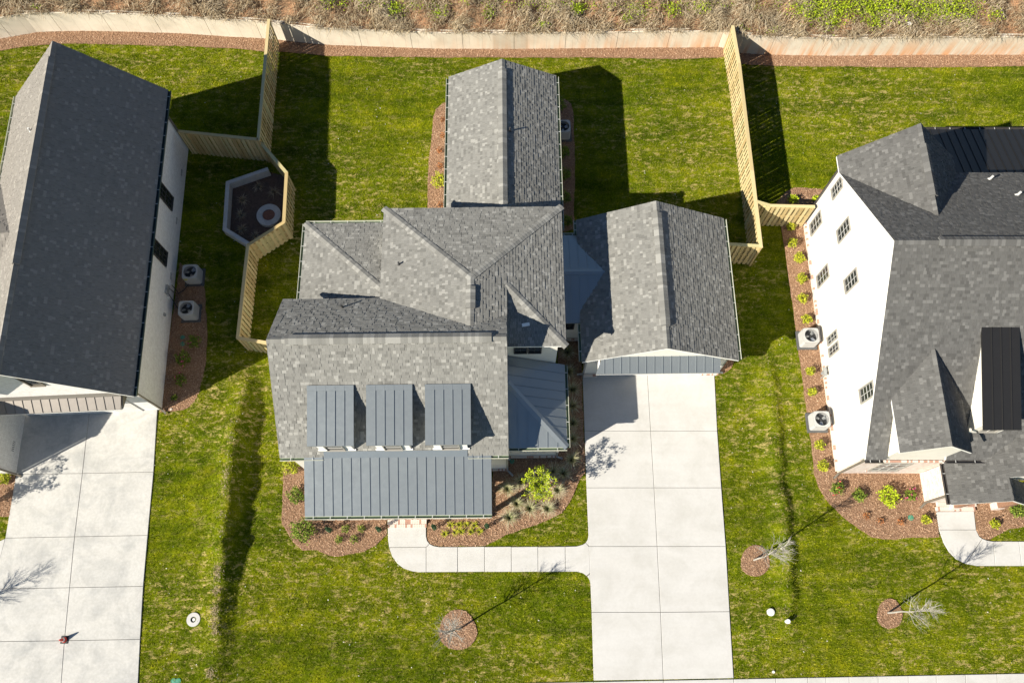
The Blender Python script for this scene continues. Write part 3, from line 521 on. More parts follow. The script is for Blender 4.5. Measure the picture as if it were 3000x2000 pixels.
# metal roofs
H.metal([(-9.26, 4.976, 3.3), (-.98, 4.976, 3.3), (-.98, 7.5, 4.235), (-9.26, 7.5, 4.235)], .412, 'met_c', 'porch_roof')
H.metal([(-8.37, 7.38, 4.215), (-2.02, 7.38, 4.215), (-2.02, 7.64, 4.42), (-8.37, 7.64, 4.42)], 7, 'met_c', 'apron_flashing')
bz = (16.42, 3.82); pbz = .34
H.metal([(2.04, 18.78, 3.02), (3.75, 18.78, 3.02), (4.55, bz[0], bz[1]), (2.04, bz[0], bz[1])], .4, 'met_c', 'breezeway_roof'); H.metal([(2.04, 14.08, 3.02), (3.75, 14.08, 3.02), (4.55, bz[0], bz[1]), (2.04, bz[0], bz[1])], .4, 'met_c', 'breezeway_roof')
H.part('ridge_flashing', MB().prism([(2.3, bz[0]-.14, bz[1]-.02), (4.4, bz[0]-.14, bz[1]-.02), (4.4, bz[0], bz[1]+.035), (2.3, bz[0], bz[1]+.035)], (0, 0, .02)).prism([(2.3, bz[0]+.14, bz[1]-.02), (4.4, bz[0]+.14, bz[1]-.02), (4.4, bz[0], bz[1]+.036), (2.3, bz[0], bz[1]+.036)], (0, 0, .02)), 'met_c')
pq = .515; GE = 2.46; GS = 8.0; GZ0 = 3.05; gz = lambda d: GZ0+pq*d; GT = GS+GE+.24
H.metal([(GE, GS, GZ0), (GE, 11.97, GZ0), (-.24, 11.97, gz(GE+.24)), (-.24, GT, gz(GE+.24))], .42, 'met_c', 'side_roof'); H.metal([(GE, GS, GZ0), (-.24, GS, GZ0), (-.24, GT, gz(GE+.24))], .42, 'met_c', 'side_roof')
d_ = unit((-1, 1, pq)); up_ = unit((pq*.5, -pq*.5, 1)); b = MB(); a_ = np.array((GE, GS, GZ0)); e_ = np.array((-.24, GT, gz(GE+.24)))
for q in (unit((1, .0, -pq)), unit((0, -1, -pq))):
    q = unit(q-d_*q.dot(d_)); b.prism([a_+up_*.05, e_+up_*.05, e_+q*.17+up_*.035, a_+q*.17+up_*.035], up_*.012)
wbox(H, -.252, 2.4, 8.06, 11.97, 2.62, 2.93, 'trim', 'eave_shade_box')  # unseen box added below the eave to close a lit strip in its shadow
H.part('hip_flashing', b, 'met_c')
H.metal([(3.98, 11.62, 2.62), (9.9, 11.62, 2.62), (9.95, 12.38, 2.98), (4.3, 12.38, 2.98)], .405, 'met_c', 'pent_roof')
wbox(H, 4.0, 9.88, 11.63, 11.66, 2.44, 2.58, 'trim', 'fascia')
for x in (4.1, 9.75): H.part('bracket', MB().prism([(x, 11.7, 2.45), (x, 12.36, 2.6), (x, 12.36, 1.9)], (.1, 0, 0)), 'trim')
# dormers
for x0, x1 in ((-8.80, -6.80), (-6.27, -4.29), (-3.755, -1.80)):
    dm = H.metal([(x0, 7.61, 5.65), (x1, 7.61, 5.65), (x1, 10.05, 6.38), (x0, 10.05, 6.38)], .41, 'met_c', 'dormer_roof')
    H.part('dormer_flashing', MB().prism([(x0, 9.84, 6.335), (x1, 9.84, 6.335), (x1, 10.07, 6.405), (x0, 10.07, 6.405)], (0, 0, .02)), 'met_c', dm)
    H.part('dormer_wall', MB().prism([(x0+.3, 7.68, zS(7.68)-.1), (x0+.3, 7.68, 5.55), (x0+.3, 9.85, 6.2), (x0+.3, 9.75, zS(9.75)-.1)], (x1-x0-.5, 0, 0)), 'trim', dm)
    b = MB(); b.box(x0+.22, x1-.12, 7.65, 7.71, zS(7.68)-.05, zS(7.68)+.12); H.part('dormer_sill', b, 'trim', dm)
    H.window(((x0+x1)/2+.05, 7.67, 5.02), (1, 0, 0), (0, -1, 0), .72, .85, 1, 2, 'wframe', .045)
# porch below the metal roof
wbox(H, -9.15, -1.2, 5.3, 7.57, 0, .3, 'mortar', 'porch_floor'); bricks(H, -9.15, -1.2, 5.2, 5.32, .2, .32); wbox(H, -9.1, -1.2, 5.25, 5.4, 2.9, 3.2, 'trim', 'porch_beam')
for x in (-9.0, -6.9, -4.6, -3.05, -1.35): wbox(H, x-.1, x+.1, 5.3, 5.5, .3, 2.9, 'trim', 'porch_post')
for k, (y0, y1, z1) in enumerate(((4.83, 5.19, .14),)):
    bricks(H, P(1137, 1530)[0]+.05, P(1249, 1530)[0]+.05, y0+.16, y1, .06, .2); bricks(H, P(1137, 1530)[0]+.05, P(1249, 1530)[0]+.05, y0, y0+.15, .0, .1)
# gutters and small fittings
H.gutter((XW, YE, 4.2), (-8.39, YE, 4.2), (0, -1, 0), 'gut_c', 'gin_c'); H.gutter((-2.0, YE, 4.2), (XE, YE, 4.2), (0, -1, 0), 'gut_c', 'gin_c'); H.gutter((-9.26, 4.976, 3.3), (-.98, 4.976, 3.3), (0, -1, 0), 'gut_c', 'gin_c')
H.gutter((BX, 14.1, BZ), (BX, BY, BZ), (-1, 0, 0), 'gut_c', 'gin_c'); H.gutter((BX, BY, BZ), (CW, BY, BZ), (0, 1, 0), 'gut_c', 'gin_c'); H.gutter((-3.25, 19.2, 3.2), (-3.25, 28.2, 3.2), (-1, 0, 0), 'gut_c', 'gin_c'); H.gutter((2.52, 19.0, 3.2), (2.52, 28.2, 3.2), (1, 0, 0), 'gut_c', 'gin_c')
H.gutter((10.7, 12.1, 3.2), (10.7, 19.5, 3.2), (1, 0, 0), 'gut_c', 'gin_c'); H.gutter((3.3, 18.8, 3.2), (3.3, 19.55, 3.2), (-1, 0, 0), 'gut_c', 'gin_c'); H.gutter((3.3, 12.1, 3.2), (3.3, 14.0, 3.2), (-1, 0, 0), 'gut_c', 'gin_c'); H.gutter((GE, GS, GZ0), (GE, 11.97, GZ0), (1, 0, 0), 'gut_c', 'gin_c'); H.gutter((-.2, GS, GZ0), (GE, GS, GZ0), (0, -1, 0), 'gut_c', 'gin_c'); H.gutter((2.45, 18.78, 3.02), (3.3, 18.78, 3.02), (0, 1, 0), 'gut_c', 'gin_c')
for q in ((2.11, 8.17, .1, 2.6, 1, -.3), (-.3, 7.52, .1, 4.1, 1, -1), (3.6, 12.4, .1, 3.1, -1, 0), (10.4, 12.4, .1, 3.1, 1, 0)): H.downspout(*q, 'grey')
for x in (.37, 1.01): H.window((x, 11.99, 5.3), (1, 0, 0), (0, -1, 0), .52, .8, 2, 2, 'dframe', .05)
H.window((2.82, 14.26, 2.3), (1, 0, 0), (0, -1, 0), .4, .8, 2, 2, 'dframe', .05)
H.vent(-7.52, 13.71, zN(13.71)); H.vent(-5.1, 15.83, CZ+pc*(-5.1-CW), .25); H.vent(.01, 24.0, 4.6-pw*.375, .3)
b = MB(); b.obox((.61, 12.83, CZ+pc*(12.83-CS)+.045), unit((1, .18, .0)), unit((-.18, 1, pc)), unit((0, -pc, 1)), .17, .075, .012); sheet = b.obj('metal_sheet', 'trim', None, (0, 0, 0)); sheet.rotation_euler = (0, 0, H.th)
setp(sheet, 'small loose white flashing sheet lying on the shaded roof corner', 'metal sheet')
H.finish()
# ================================================================== left house
L_ = House('house', 2.6, (-20, 0), (-1, 18), 'left house with dark charcoal roof and painted white brick wall', 'sh_l')
LE, LWx, LX, LZ0, LZ1, LY0, LY1 = 3.4, -4.33, -.4, 4.8, 8.7, 9.82, 26.12
pl = (LZ1-LZ0)/(LE-LX); pl2 = (LZ1-LZ0)/(LX-LWx); zw = lambda x: LZ1-pl2*(LX-x)
L_.shingle([[(LE, LY0, LZ0), (LE, LY1, LZ0), (LX, LY1, LZ1), (LX, LY0, LZ1)]]); L_.shingle([[(LWx, LY0, LZ0), (LWx, LY1, LZ0), (LX, LY1, LZ1), (LX, LY0, LZ1)]])
L_.ridge((LX, LY1-.05, LZ1), (LX, LY0+.05, LZ1), unit((-pl2, 0, 1)), unit((pl, 0, 1)), (.06, .70), .14)
wall_y(L_, 10.52, 25.75, [(-4.0, 0), (2.68, 0), (2.68, 5.25), (LX, 8.45), (-4.0, 4.8)], 'pbrick')
# side gable to the west, running into the main slope
rz_ = 7.5; ry_ = 16.8; ps = .62
def hx(z): return LX-(LZ1-z)/pl2
xi = hx(rz_)
for sg in (-1, 1):
    yb = ry_+sg*(rz_-5.0)/ps; L_.shingle([[(xi, ry_, rz_), (-9, ry_, rz_), (-9, yb, 5.0), (hx(5.0), yb, 5.0)]])
wall_x(L_, -8.6, -4.02, [(ry_-3.8, 0), (ry_+3.8, 0), (ry_+3.8, 4.85), (ry_, 7.25), (ry_-3.8, 4.85)], 'pbrick', 'side_wall')
L_.metal([(-3.9, 9.88, 2.62), (1.86, 9.88, 2.62), (2.0, 10.5, 3.08), (-3.76, 10.5, 3.08)], .41, 'met_l', 'pent_roof'); L_.metal([(-3.76, 10.40, 3.09), (2.0, 10.40, 3.09), (2.0, 10.51, 3.25), (-3.76, 10.51, 3.25)], 9, 'met_l', 'pent_flashing')
L_.part('pent_cheek', MB().prism([(1.88, 9.9, 2.55), (1.99, 10.5, 3.02), (1.99, 10.5, 2.55)], (.06, 0, 0)), 'cream'); wbox(L_, -3.85, 1.84, 9.89, 9.92, 2.42, 2.58, 'trim', 'fascia')
wbox(L_, -3.3, 1.75, 10.47, 10.51, .05, 2.3, 'doorw', 'garage_door')
wbox(L_, -9.2, -4.15, 7.58, 10.5, 0, 3.15, 'pbrick', 'front_wing_wall'); L_.shingle([[(-9.5, 7.25, 3.25), (-4.4, 7.25, 3.25), (-4.4, 9.0, 4.3), (-9.5, 9.0, 4.3)]]); L_.shingle([[(-9.5, 10.45, 3.43), (-4.4, 10.45, 3.43), (-4.4, 9.0, 4.3), (-9.5, 9.0, 4.3)]])
L_.gutter((LE, 9.85, LZ0), (LE, 26.1, LZ0), (1, 0, 0), 'gut_l', 'gut_l'); L_.gutter((LWx, 21, LZ0), (LWx, 26.1, LZ0), (-1, 0, 0), 'gut_c', 'gin_c')
L_.downspout(2.73, 10.48, .1, 4.9, .6, -.6, 'cream'); L_.downspout(2.73, 25.79, .1, 4.9, .6, .6, 'cream'); L_.downspout(-4.1, 7.53, .1, 3.1, .6, -.3, 'cream')
for y in (21.45, 18.2): L_.window((2.69, y, 2.25), (0, 1, 0), (1, 0, 0), .72, 1.65, 3, 4, 'dframe', .06)
for y in (21.45, 18.2): wbox(L_, 2.68, 2.76, y-.46, y+.46, 1.27, 1.36, 'pbrick', 'brick_sill')
L_.window((-.85, 10.51, 5.55), (1, 0, 0), (0, -1, 0), .55, 1.2, 1, 1, 'cream', .07, 'gable_window')
for y in (23.86, 20.88, 17.62):
    b = MB()
    for i in range(5): b.box(2.68, 2.69, y-.16+.08*i-.012, y-.16+.08*i+.012, .5, .66)
    L_.part('weep_vent', b, 'acd')
b = MB()
for i in range(6): b.box(-4.15, -4.138, 9.1-.5+.09*i-.012, 9.1-.5+.09*i+.012, .55, .72)
L_.part('weep_vent', b, 'acd')
for q in ((2.68, 2.78, 17.03, 17.17, .6, .74), (2.68, 2.78, 16.25, 16.39, .62, .76)): L_.part('outlet_box', MB().box(*q), 'pvc')
for q in ((2.68, 2.80, 16.68, 16.9, .86, 1.1), (2.68, 2.80, 16.43, 16.65, .9, 1.14), (2.68, 2.75, 15.23, 15.37, .85, 1.02)): L_.part('disconnect_box', MB().box(*q), 'grey')
def cable(h, pts, r=.02, mat='rubber', name='conduit'):
    b = MB()
    for p, q in zip(pts[:-1], pts[1:]): b.tube(p, q, r, r, 6)
    return h.part(name, b, mat)
cable(L_, [(2.77, 16.8, .9), (2.85, 16.75, .4), (2.95, 16.8, .08), (3.25, 17.0, .1), (3.5, 17.3, .2)]); cable(L_, [(2.77, 17.1, .6), (2.85, 17.0, .3), (2.95, 16.85, .07)]); cable(L_, [(2.77, 16.5, .9), (2.84, 16.3, .4), (2.95, 16.05, .08), (3.2, 15.8, .1), (3.4, 15.7, .2)])
L_.vent(-1.25, 21.8, zw(-1.25), .25, 'pipew'); L_.foot(-5, 2.75, 10, 26.6); L_.foot(-9.3, -4.1, 7.5, 21); L_.finish()
# ================================================================== right house
R_ = House('house', -.2, (20, 0), (2, 14), 'right house with tall white gable wall, dark grey roof and black metal dormer', 'sh_r')
pr = (9.45-3.7)/(15.25-7.3); qr = (9.45-5.4)/(20.9-15.25); mS = lambda y: 3.7+pr*(y-7.3); mN = lambda y: 9.45-qr*(y-15.25); yS = lambda z: 7.3+(z-3.7)/pr; yN = lambda z: 15.25+(9.45-z)/qr
XR = 9.5
R_.shingle([[(-4.38, 7.3, 3.7), (-3.45, 7.3, 3.7), (-3.45, 9.7, mS(9.7)), (-4.38, 9.7, mS(9.7))], [(-4.38, 9.7, mS(9.7)), (XR, 9.7, mS(9.7)), (XR, 15.25, 9.45), (-4.38, 15.25, 9.45)], [(-.8, 7.3, 3.7), (XR, 7.3, 3.7), (XR, 9.7, mS(9.7)), (-.8, 9.7, mS(9.7))]])
R_.shingle([[(-4.38, 15.25, 9.45), (XR, 15.25, 9.45), (XR, 20.95, mN(20.95)), (-4.38, 20.95, mN(20.95))]])
R_.ridge((-4.33, 15.25, 9.45), (XR, 15.25, 9.45), unit((0, -pr, 1)), unit((0, qr, 1)), (.13, 1), .15)
pk = 2.7/2.8; kb_ = 8.1
R_.shingle([[(-4.4, 21.86, 5.4), (-1.6, 21.86, kb_), (-1.6, yN(kb_), kb_), (-4.4, yN(5.4), 5.4)]]); R_.shingle([[(1.2, 21.86, 5.4), (-1.6, 21.86, kb_), (-1.6, yN(kb_), kb_), (1.2, yN(5.4), 5.4)]]); R_.ridge((-1.6, 21.82, kb_), (-1.6, yN(kb_)+.1, kb_), unit((-pk, 0, 1)), unit((pk, 0, 1)), (.25, .8), .14)
pf = 1.35/1.53
R_.shingle([[(-3.6, 7.25, 5.4), (-2.07, 7.25, 6.75), (-2.07, yS(6.75), 6.75), (-3.6, yS(5.4), 5.4)]]); R_.shingle([[(-.54, 7.25, 5.4), (-2.07, 7.25, 6.75), (-2.07, yS(6.75), 6.75), (-.54, yS(5.4), 5.4)]]); R_.ridge((-2.07, 7.3, 6.75), (-2.07, yS(6.75)-.1, 6.75), unit((-pf, 0, 1)), unit((pf, 0, 1)), None, .13)
pp = .535; zp = lambda x: 2.9+pp*(x+.5)
R_.shingle([[(-.5, 5.43, 2.9), (1.65, 5.43, zp(1.65)), (1.65, 6.46, zp(1.65)), (-.5, 6.46, 2.9)], [(-.5, 6.46, 2.9), (1.0, 6.46, zp(1)), (1.0, 7.31, zp(1)), (-.5, 7.36, 2.9)], [(1.0, 6.46, zp(1)), (3.5, 6.46, zp(3.5)), (3.5, yS(zp(3.5)), zp(3.5)), (1.0, 7.31, zp(1))]])
pe_ = .95; ze_ = lambda x, x0: zp(x0)-pe_*(x-x0)
R_.shingle([[(1.65, 5.43, zp(1.65)), (3.5, 5.43, ze_(3.5, 1.65)), (3.5, 6.46, ze_(3.5, 1.65)), (1.65, 6.46, zp(1.65))]]); R_.shingle([[(3.5, 6.46, zp(3.5)), (5.8, 6.46, ze_(5.8, 3.5)), (5.8, 7.3, ze_(5.8, 3.5)), (3.5, yS(zp(3.5)), zp(3.5))]])
wall_y(R_, 6.6, 7.4, [(-.25, 2.5), (-.25, 2.85), (3.5, 4.75), (5.4, 3.0), (5.4, 2.5)], 'siding', 'porch_gable'); wall_y(R_, 5.75, 6.58, [(-.2, 2.5), (-.2, 2.8), (1.65, 3.85), (2.8, 2.8), (2.8, 2.5)], 'siding', 'porch_gable')
R_.metal([(.9, 25.0, 3.0), (XR, 25.0, 3.0), (XR, 20.7, 4.15), (.9, 20.7, 4.15)], .43, 'met_r', 'rear_metal_roof'); R_.gutter((.9, 25.0, 3.0), (XR, 25, 3.0), (0, 1, 0), 'gut_r', 'gut_r')
wall_x(R_, -4.3, XR-.3, [(7.45, 0), (20.75, 0), (20.75, 5.25), (15.25, 9.22), (7.45, 3.6)], 'siding'); wall_y(R_, 20.77, 21.25, [(-4.28, 0), (.95, 0), (.95, 5.2), (-1.6, 7.75), (-4.28, 5.2)], 'siding', 'rear_gable_wall'); wall_y(R_, 7.43, 9.6, [(-3.38, 3.2), (-.78, 3.2), (-.78, 5.15), (-2.07, 6.42), (-3.38, 5.15)], 'siding', 'front_gable_wall')
wbox(R_, -4.36, -4.3, 7.45, 21.2, 0, .3, 'mortar', 'water_table'); bricks(R_, -4.4, -4.31, 7.5, 21.2, .24, .36, 'y', .12)
wbox(R_, -4.26, -.26, 7.37, 7.44, 0, 2.9, 'wbrick', 'brick_wall'); wbox(R_, -.26, 3.2, 5.95, 7.43, 0, .32, 'wbrick', 'porch_floor'); wbox(R_, -.25, .2, 5.95, 7.36, .3, 2.78, 'wbrick', 'porch_wall'); bricks(R_, -3.2, -1.7, 7.3, 7.375, .75, .85)
bricks(R_, -3.3, -.6, 7.33, 7.42, 2.88, 2.98)
R_.window((-2.45, 7.375, 1.75), (1, 0, 0), (0, -1, 0), 1.3, 1.6, 3, 4, 'wframe', .07)
for nm, y0, y1, z0, z1, c_, r_ in (('w', 20.2, 20.72, 4.15, 5.35, 2, 4), ('w', 19.86, 20.48, .9, 2.4, 2, 4), ('w', 17.84, 18.46, 4.1, 5.48, 2, 4), ('w', 16.86, 17.47, .9, 2.37, 2, 4), ('w', 15.2, 15.82, 4.1, 5.48, 2, 4), ('w', 13.6, 13.95, 1.2, 2.35, 2, 3), ('w', 13.0, 13.36, 1.2, 2.35, 2, 3), ('w', 9.82, 10.42, 4.05, 5.4, 2, 4)):
    R_.window((-4.305, (y0+y1)/2, (z0+z1)/2), (0, -1, 0), (-1, 0, 0), y1-y0, z1-z0, c_, r_, 'wframe', .06)
dm = R_.metal([(-.2, 8.12, 6.02), (1.4, 8.12, 6.02), (1.4, 12.25, 7.32), (-.2, 12.25, 7.32)], .42, 'met_r', 'dormer_roof')
R_.part('dormer_wall', MB().prism([(-.08, 8.35, mS(8.35)-.1), (-.08, 8.35, 5.95), (-.08, 12.0, 7.1), (-.08, 11.9, mS(11.9)-.1)], (1.36, 0, 0)), 'siding', dm); R_.window((.6, 8.34, 5.25), (1, 0, 0), (0, -1, 0), .7, .8, 2, 2)
R_.gutter((-4.38, 7.3, 3.7), (-3.55, 7.3, 3.7), (0, -1, 0), 'gut_r', 'gut_r'); R_.gutter((-.8, 7.3, 3.7), (.92, 7.3, 3.7), (0, -1, 0), 'gut_r', 'gut_r'); R_.gutter((-.5, 5.45, 2.9), (-.5, 7.3, 2.9), (-1, 0, 0), 'gut_r', 'gut_r')
R_.downspout(-4.27, 7.33, .1, 3.65, -.7, -.7, 'cream'); R_.downspout(-4.33, 21.22, .1, 5.3, -.7, .7, 'gut_r'); R_.downspout(-.29, 5.92, .1, 2.85, -.7, -.7, 'cream')
for x in (.98, 3.05): wbox(R_, x-.17, x+.17, 5.6, 5.92, 0, .62, 'wbrick', 'column_base'); R_.part('porch_column', MB().prism([(x-.15, 5.62, .62), (x+.15, 5.62, .62), (x+.15, 5.9, .62), (x-.15, 5.9, .62)], (0, .0, 2.2)), 'cedar')
bricks(R_, .2, 2.05, 5.74, 5.94, .2, .34); bricks(R_, .2, 2.05, 5.54, 5.73, .06, .18)
R_.vent(2.49, 20.32, mN(20.32), .3, 'pipew', .06); R_.vent(2.9, 18.87, mN(18.87), .3, 'pipew', .06)
b = MB(); b.box(-4.42, -4.3, 11.75, 12.05, 1.05, 1.6).box(-4.40, -4.3, 11.5, 11.7, .55, .9); R_.part('meter_panel', b, 'trim'); b = MB(); b.tube((-4.45, 12.4, .25), (-4.45, 12.4, .75), .09, .09, 10); b.tube((-4.5, 12.2, .1), (-4.5, 12.2, .9), .03, .03, 8).tube((-4.36, 12.6, .1), (-4.36, 12.6, .9), .02, .02, 8).obox((-4.5, 12.35, .75), (0, 1, 0), (1, 0, 0), (0, 0, 1), .22, .07, .05); R_.part('gas_meter', b, 'grey')
R_.foot(-4.4, 9.5, 7.3, 21.3); R_.foot(-.3, 5, 5.5, 7.5); R_.finish()
# ================================================================== retaining wall and hillside
wb = [(-420, 235), (-200, 158), (-90, 132)]+WB+[(3300, 162)]
WPL = np.array([P(a, b)[:2] for a, b in wb]); seg = np.r_[0, np.cumsum(np.hypot(*np.diff(WPL, axis=0).T))]
def wpt(s): return np.array([np.interp(s, seg, WPL[:, 0]), np.interp(s, seg, WPL[:, 1])])
def wtop(x): return float(np.interp(x, [-40, -25, -5, 4, 12, 13, 40], [1.6, 1.58, 1.42, 1.38, 1.45, 1.55, 1.6]))
rw = root('retaining_wall', (0, float(P(1500, 145)[1]), 0), 'long curved pale concrete retaining wall below the overgrown bank', 'wall'); oy = rw.location.y
s0 = 0; pn = 3.02
while s0 < seg[-1]:
    s1 = min(s0+pn, seg[-1]); t = np.linspace(s0+.012, s1-.012, 7); f = [wpt(q) for q in t]; b = MB(); n = len(f)
    tan = [unit(wpt(q+.2)-wpt(q-.2)) for q in t]; bk = [p+np.array([-d[1], d[0]])*.22 for p, d in zip(f, tan)]
    zt = [wtop(p[0])+.012*math.sin(q*3) for p, q in zip(f, t)]
    vs = [(p[0], p[1], -.2) for p in f]+[(p[0], p[1], z-.02) for p, z in zip(f, zt)]+[(p[0]+.0, p[1]+.02, z) for p, z in zip(f, zt)]+[(p[0], p[1], z) for p, z in zip(bk, zt)]+[(p[0], p[1], -.2) for p in bk]
    fs = [(k*n+i, k*n+i+1, (k+1)*n+i+1, (k+1)*n+i) for k in range(4) for i in range(n-1)]+[tuple(k*n for k in (4, 3, 2, 1, 0)), tuple(k*n+n-1 for k in range(5))]
    b.add(vs, fs).obj('wall_panel', 'wallc', rw, (0, oy, 0)); s0 = s1
cr_ = MB()
for a, c in zip(WPL[:-1], WPL[1:]): d = unit(c-a); nn = np.array([-d[1], d[0]]); cr_.add([(*(a+nn*.1), -.1), (*(c+nn*.1), -.1), (*(c+nn*.1), wtop(c[0])-.04), (*(a+nn*.1), wtop(a[0])-.04)], [(0, 1, 2, 3)])
cr_.obj('joint_backing', 'joint', rw, (0, oy, 0))
xs_ = np.linspace(-34, 34, 171); ks = [0, .15, .4, .8, 1.3, 2, 3, 4.5, 7, 12, 25, 60, 200]; V, F = [], []; nz = lambda x, y: .10*math.sin(x*2.3+y)+.08*math.sin(x*5.1-y*2)+.12*math.sin(y*1.7+x*.6)
def wy(x): return float(np.interp(x, WPL[:, 0], WPL[:, 1]))
for k in ks:
    for x in xs_:
        xx = x*(1 if k < 13 else 1+k/20); V.append((xx, wy(x)+(.2 if k else .05)+k, wtop(x)+(-.03 if k else .012)+(.08*k if k < 12 else .96+.02*(k-12))+(nz(x, k)*min(1, k) if k else 0)))
n = len(xs_); F = [(r*n+i, r*n+i+1, (r+1)*n+i+1, (r+1)*n+i) for r in range(len(ks)-1) for i in range(n-1)]
hb = MB(); hb.add(V, F); setp(hb.obj('hillside', 'clay'), kind='structure')
def hill_z(x, k): return wtop(x)-.03+.08*k+nz(x, k)*min(1, k)
def grass_blades(X, Y, Z, L, lean, az, w, curve=.5):
    """bent strip of two quads per blade -> vertices in groups of 4"""
    n = len(X); dx, dy = np.cos(az), np.sin(az); sx, sy_ = -dy, dx; out = []
    p0 = np.stack([X, Y, Z], 1); p1 = np.stack([X+dx*lean*L*.4, Y+dy*lean*L*.4, Z+L*.55], 1); p2 = np.stack([X+dx*lean*L, Y+dy*lean*L, Z+L*np.clip(1-curve*lean, .08, 1)], 1); sd = np.stack([sx, sy_, 0*sx], 1)
    w = w[:, None]; a = np.stack([p0-sd*w, p0+sd*w, p1+sd*w*.8, p1-sd*w*.8], 1); b = np.stack([p1-sd*w*.8, p1+sd*w*.8, p2+sd*w*.15, p2-sd*w*.15], 1); return np.concatenate([a, b], 1).reshape(-1, 3)
n = 110000; X = rng.uniform(-33, 33, n); K = rng.uniform(-.2, 4.2, n); cl = (np.sin(X*1.7+K*2.2)+np.sin(X*3.9-K*1.3+2)+np.sin(X*.6)*.8); keep = rng.random(n) < np.clip(.55+.28*cl, .12, 1)*np.where((X < -12), .8, 1); X, K = X[keep], K[keep]; n = len(X)
Yw = np.interp(X, WPL[:, 0], WPL[:, 1])+.12+K; Z = np.array([hill_z(x, max(0, k)) for x, k in zip(X, K)])
V = grass_blades(X, Yw, Z, rng.uniform(.2, .75, n), rng.uniform(.3, 1.35, n), np.sin(X*1.3)*1.2-1.3+rng.normal(0, .8, n), rng.uniform(.006, .016, n), .6); tn = np.repeat(np.clip(.5+.18*np.interp(cl[keep], [-2.5, 2.5], [-1, 1])+rng.normal(0, .28, n), 0, 1), 2)
setp(link('dry_grass', fast_mesh('dry_grass', V, 4, 'dry', tn)), 'tangled straw coloured dry grass on the bank above the retaining wall', 'dry grass', kind='stuff')
def leaf_quads(C, S, asp=.55):
    n = len(C); u = rng.normal(size=(n, 3)); u /= np.linalg.norm(u, axis=1)[:, None]; h = rng.normal(size=(n, 3)); h[:, 2] += 1.2; v = np.cross(u, h); v /= np.linalg.norm(v, axis=1)[:, None]+1e-9
    S = np.asarray(S)[:, None]; return np.stack([C-u*S, C-v*S*asp, C+u*S, C+v*S*asp], 1).reshape(-1, 3)
cc = []
for (px, py, r, c_) in [(2350+26*i, 22+12*math.sin(i*1.9), .75, 260) for i in range(20)]+[(1000+47*i+20*math.sin(i*7), 6+5*math.sin(i*3), .4, 26) for i in range(28)]+[(2440, 60, .5, 150), (2570, 62, .5, 150), (1160, 12, .5, 150), (1150, 25, .35, 70), (1695, 12, .4, 120), (1880, 14, .6, 170), (1970, 25, .4, 120), (2060, 20, .4, 120), (1280, 28, .35, 90), (2920, 40, .4, 90), (1970, 88, .3, 60), (2170, 84, .35, 90), (2210, 95, .3, 70), (1590, 60, .3, 60), (960, 2, .5, 110), (1430, 30, .3, 80), (1840, 40, .35, 70), (2270, 88, .3, 60), (100, 16, .2, 30), (807, 56, .15, 30), (2560, 20, .6, 150), (2760, 30, .6, 150)]:
    x, y, _ = P(px, py, 2.0); q = rng.normal(size=(c_*2, 3))*[r*.6, r*.55, r*.3]; cc.append(np.array([x, y, max(hill_z(x, max(0, y-wy(x)-.2)), 1.4)+.25])+q)
cc = np.concatenate(cc); k = cc[:, 1] > np.interp(cc[:, 0], WPL[:, 0], WPL[:, 1])+.15; cc = cc[k]
setp(link('green_brush', fast_mesh('green_brush', leaf_quads(cc, rng.uniform(.03, .07, len(cc))), 4, 'lime', np.clip(.15+rng.normal(0, .22, len(cc))+.5*(cc[:, 2]-2), 0, 1))), 'bright green weeds sprouting on the bank above the retaining wall', 'brush', kind='stuff')
# ================================================================== fences
bm_ = [MB().box(-w/2, w/2, -.009, .009, .03, h).me('board', 'pine') for w, h in ((.147, 2.14), (.144, 2.12), (.149, 2.13))]
def fence(name, pts, label, side, group=None, dz=0.0):
    pts = [np.array(p[:2]) for p in pts]; o = root('fence', (*pts[0], 0), label, 'fence', group)
    for kk, (a, b) in enumerate(zip(pts[:-1], pts[1:])):
        L = np.linalg.norm(b-a); d = (b-a)/L; nn = np.array([-d[1], d[0]]); ang = math.atan2(d[1], d[0])
        def put(mb, nm): ob = mb.obj(nm, 'pine', o); ob.location = (*(a-pts[0]), 0); ob.rotation_euler = (0, 0, ang); return ob
        put(MB().box(-.03, L+.03, -.085, .085, 2.155+.003*kk+dz, 2.197+.003*kk+dz), 'cap_rail')
        for zz in (.3, (2.2+dz)/2, 1.92+dz): put(MB().box(0, L, -.02, .02, zz-.045, zz+.045), 'rail')
        np_ = max(1, int(round(L/2.4)))
        for i in range(np_+1): put(MB().box(i*L/np_-.045, i*L/np_+.045, -.0449-.0007*kk, .0451+.0007*kk, 0, 2.15+dz), 'post')
        n = int(L/.25)
        for i in range(n):
            for sd, of in ((1, .07), (-1, .195)):
                t = (i*L/n+of*L/n/.25); ob = link('board', random.choice(bm_), o); ob.scale = (1, 1, (2.14+dz)/2.14); q = a+d*t+nn*sd*.03-pts[0]; ob.location = (*q, 0); ob.rotation_euler = (random.uniform(-.004, .004), random.uniform(-.008, .008), ang+random.uniform(-.01, .01))
    return o
A = lambda px, py: P(px, py, 2.2)
g_ = 'pine board fences between the lots'
fence('fence', [A(787, 57), A(756, 410)], 'long pine fence run from retaining wall to the left drain enclosure', 1, g_)
fence('fence', [A(754, 408), A(523, 384)], 'short pine fence run joining the left house wall', 1, g_)
fence('fence', [P(a_, b_, 1.78) for a_, b_ in ((758, 411), (839, 506), (831, 651), (726, 718), (696, 989), (782, 1004))], 'zigzag pine fence bending around the round concrete drain', 1, g_, -.42)
fence('fence', [A(2147, 76), A(2166, 186), A(2204, 500), A(2230, 724)], 'long pine fence run east of the garage with slatted shadow', 1, g_)
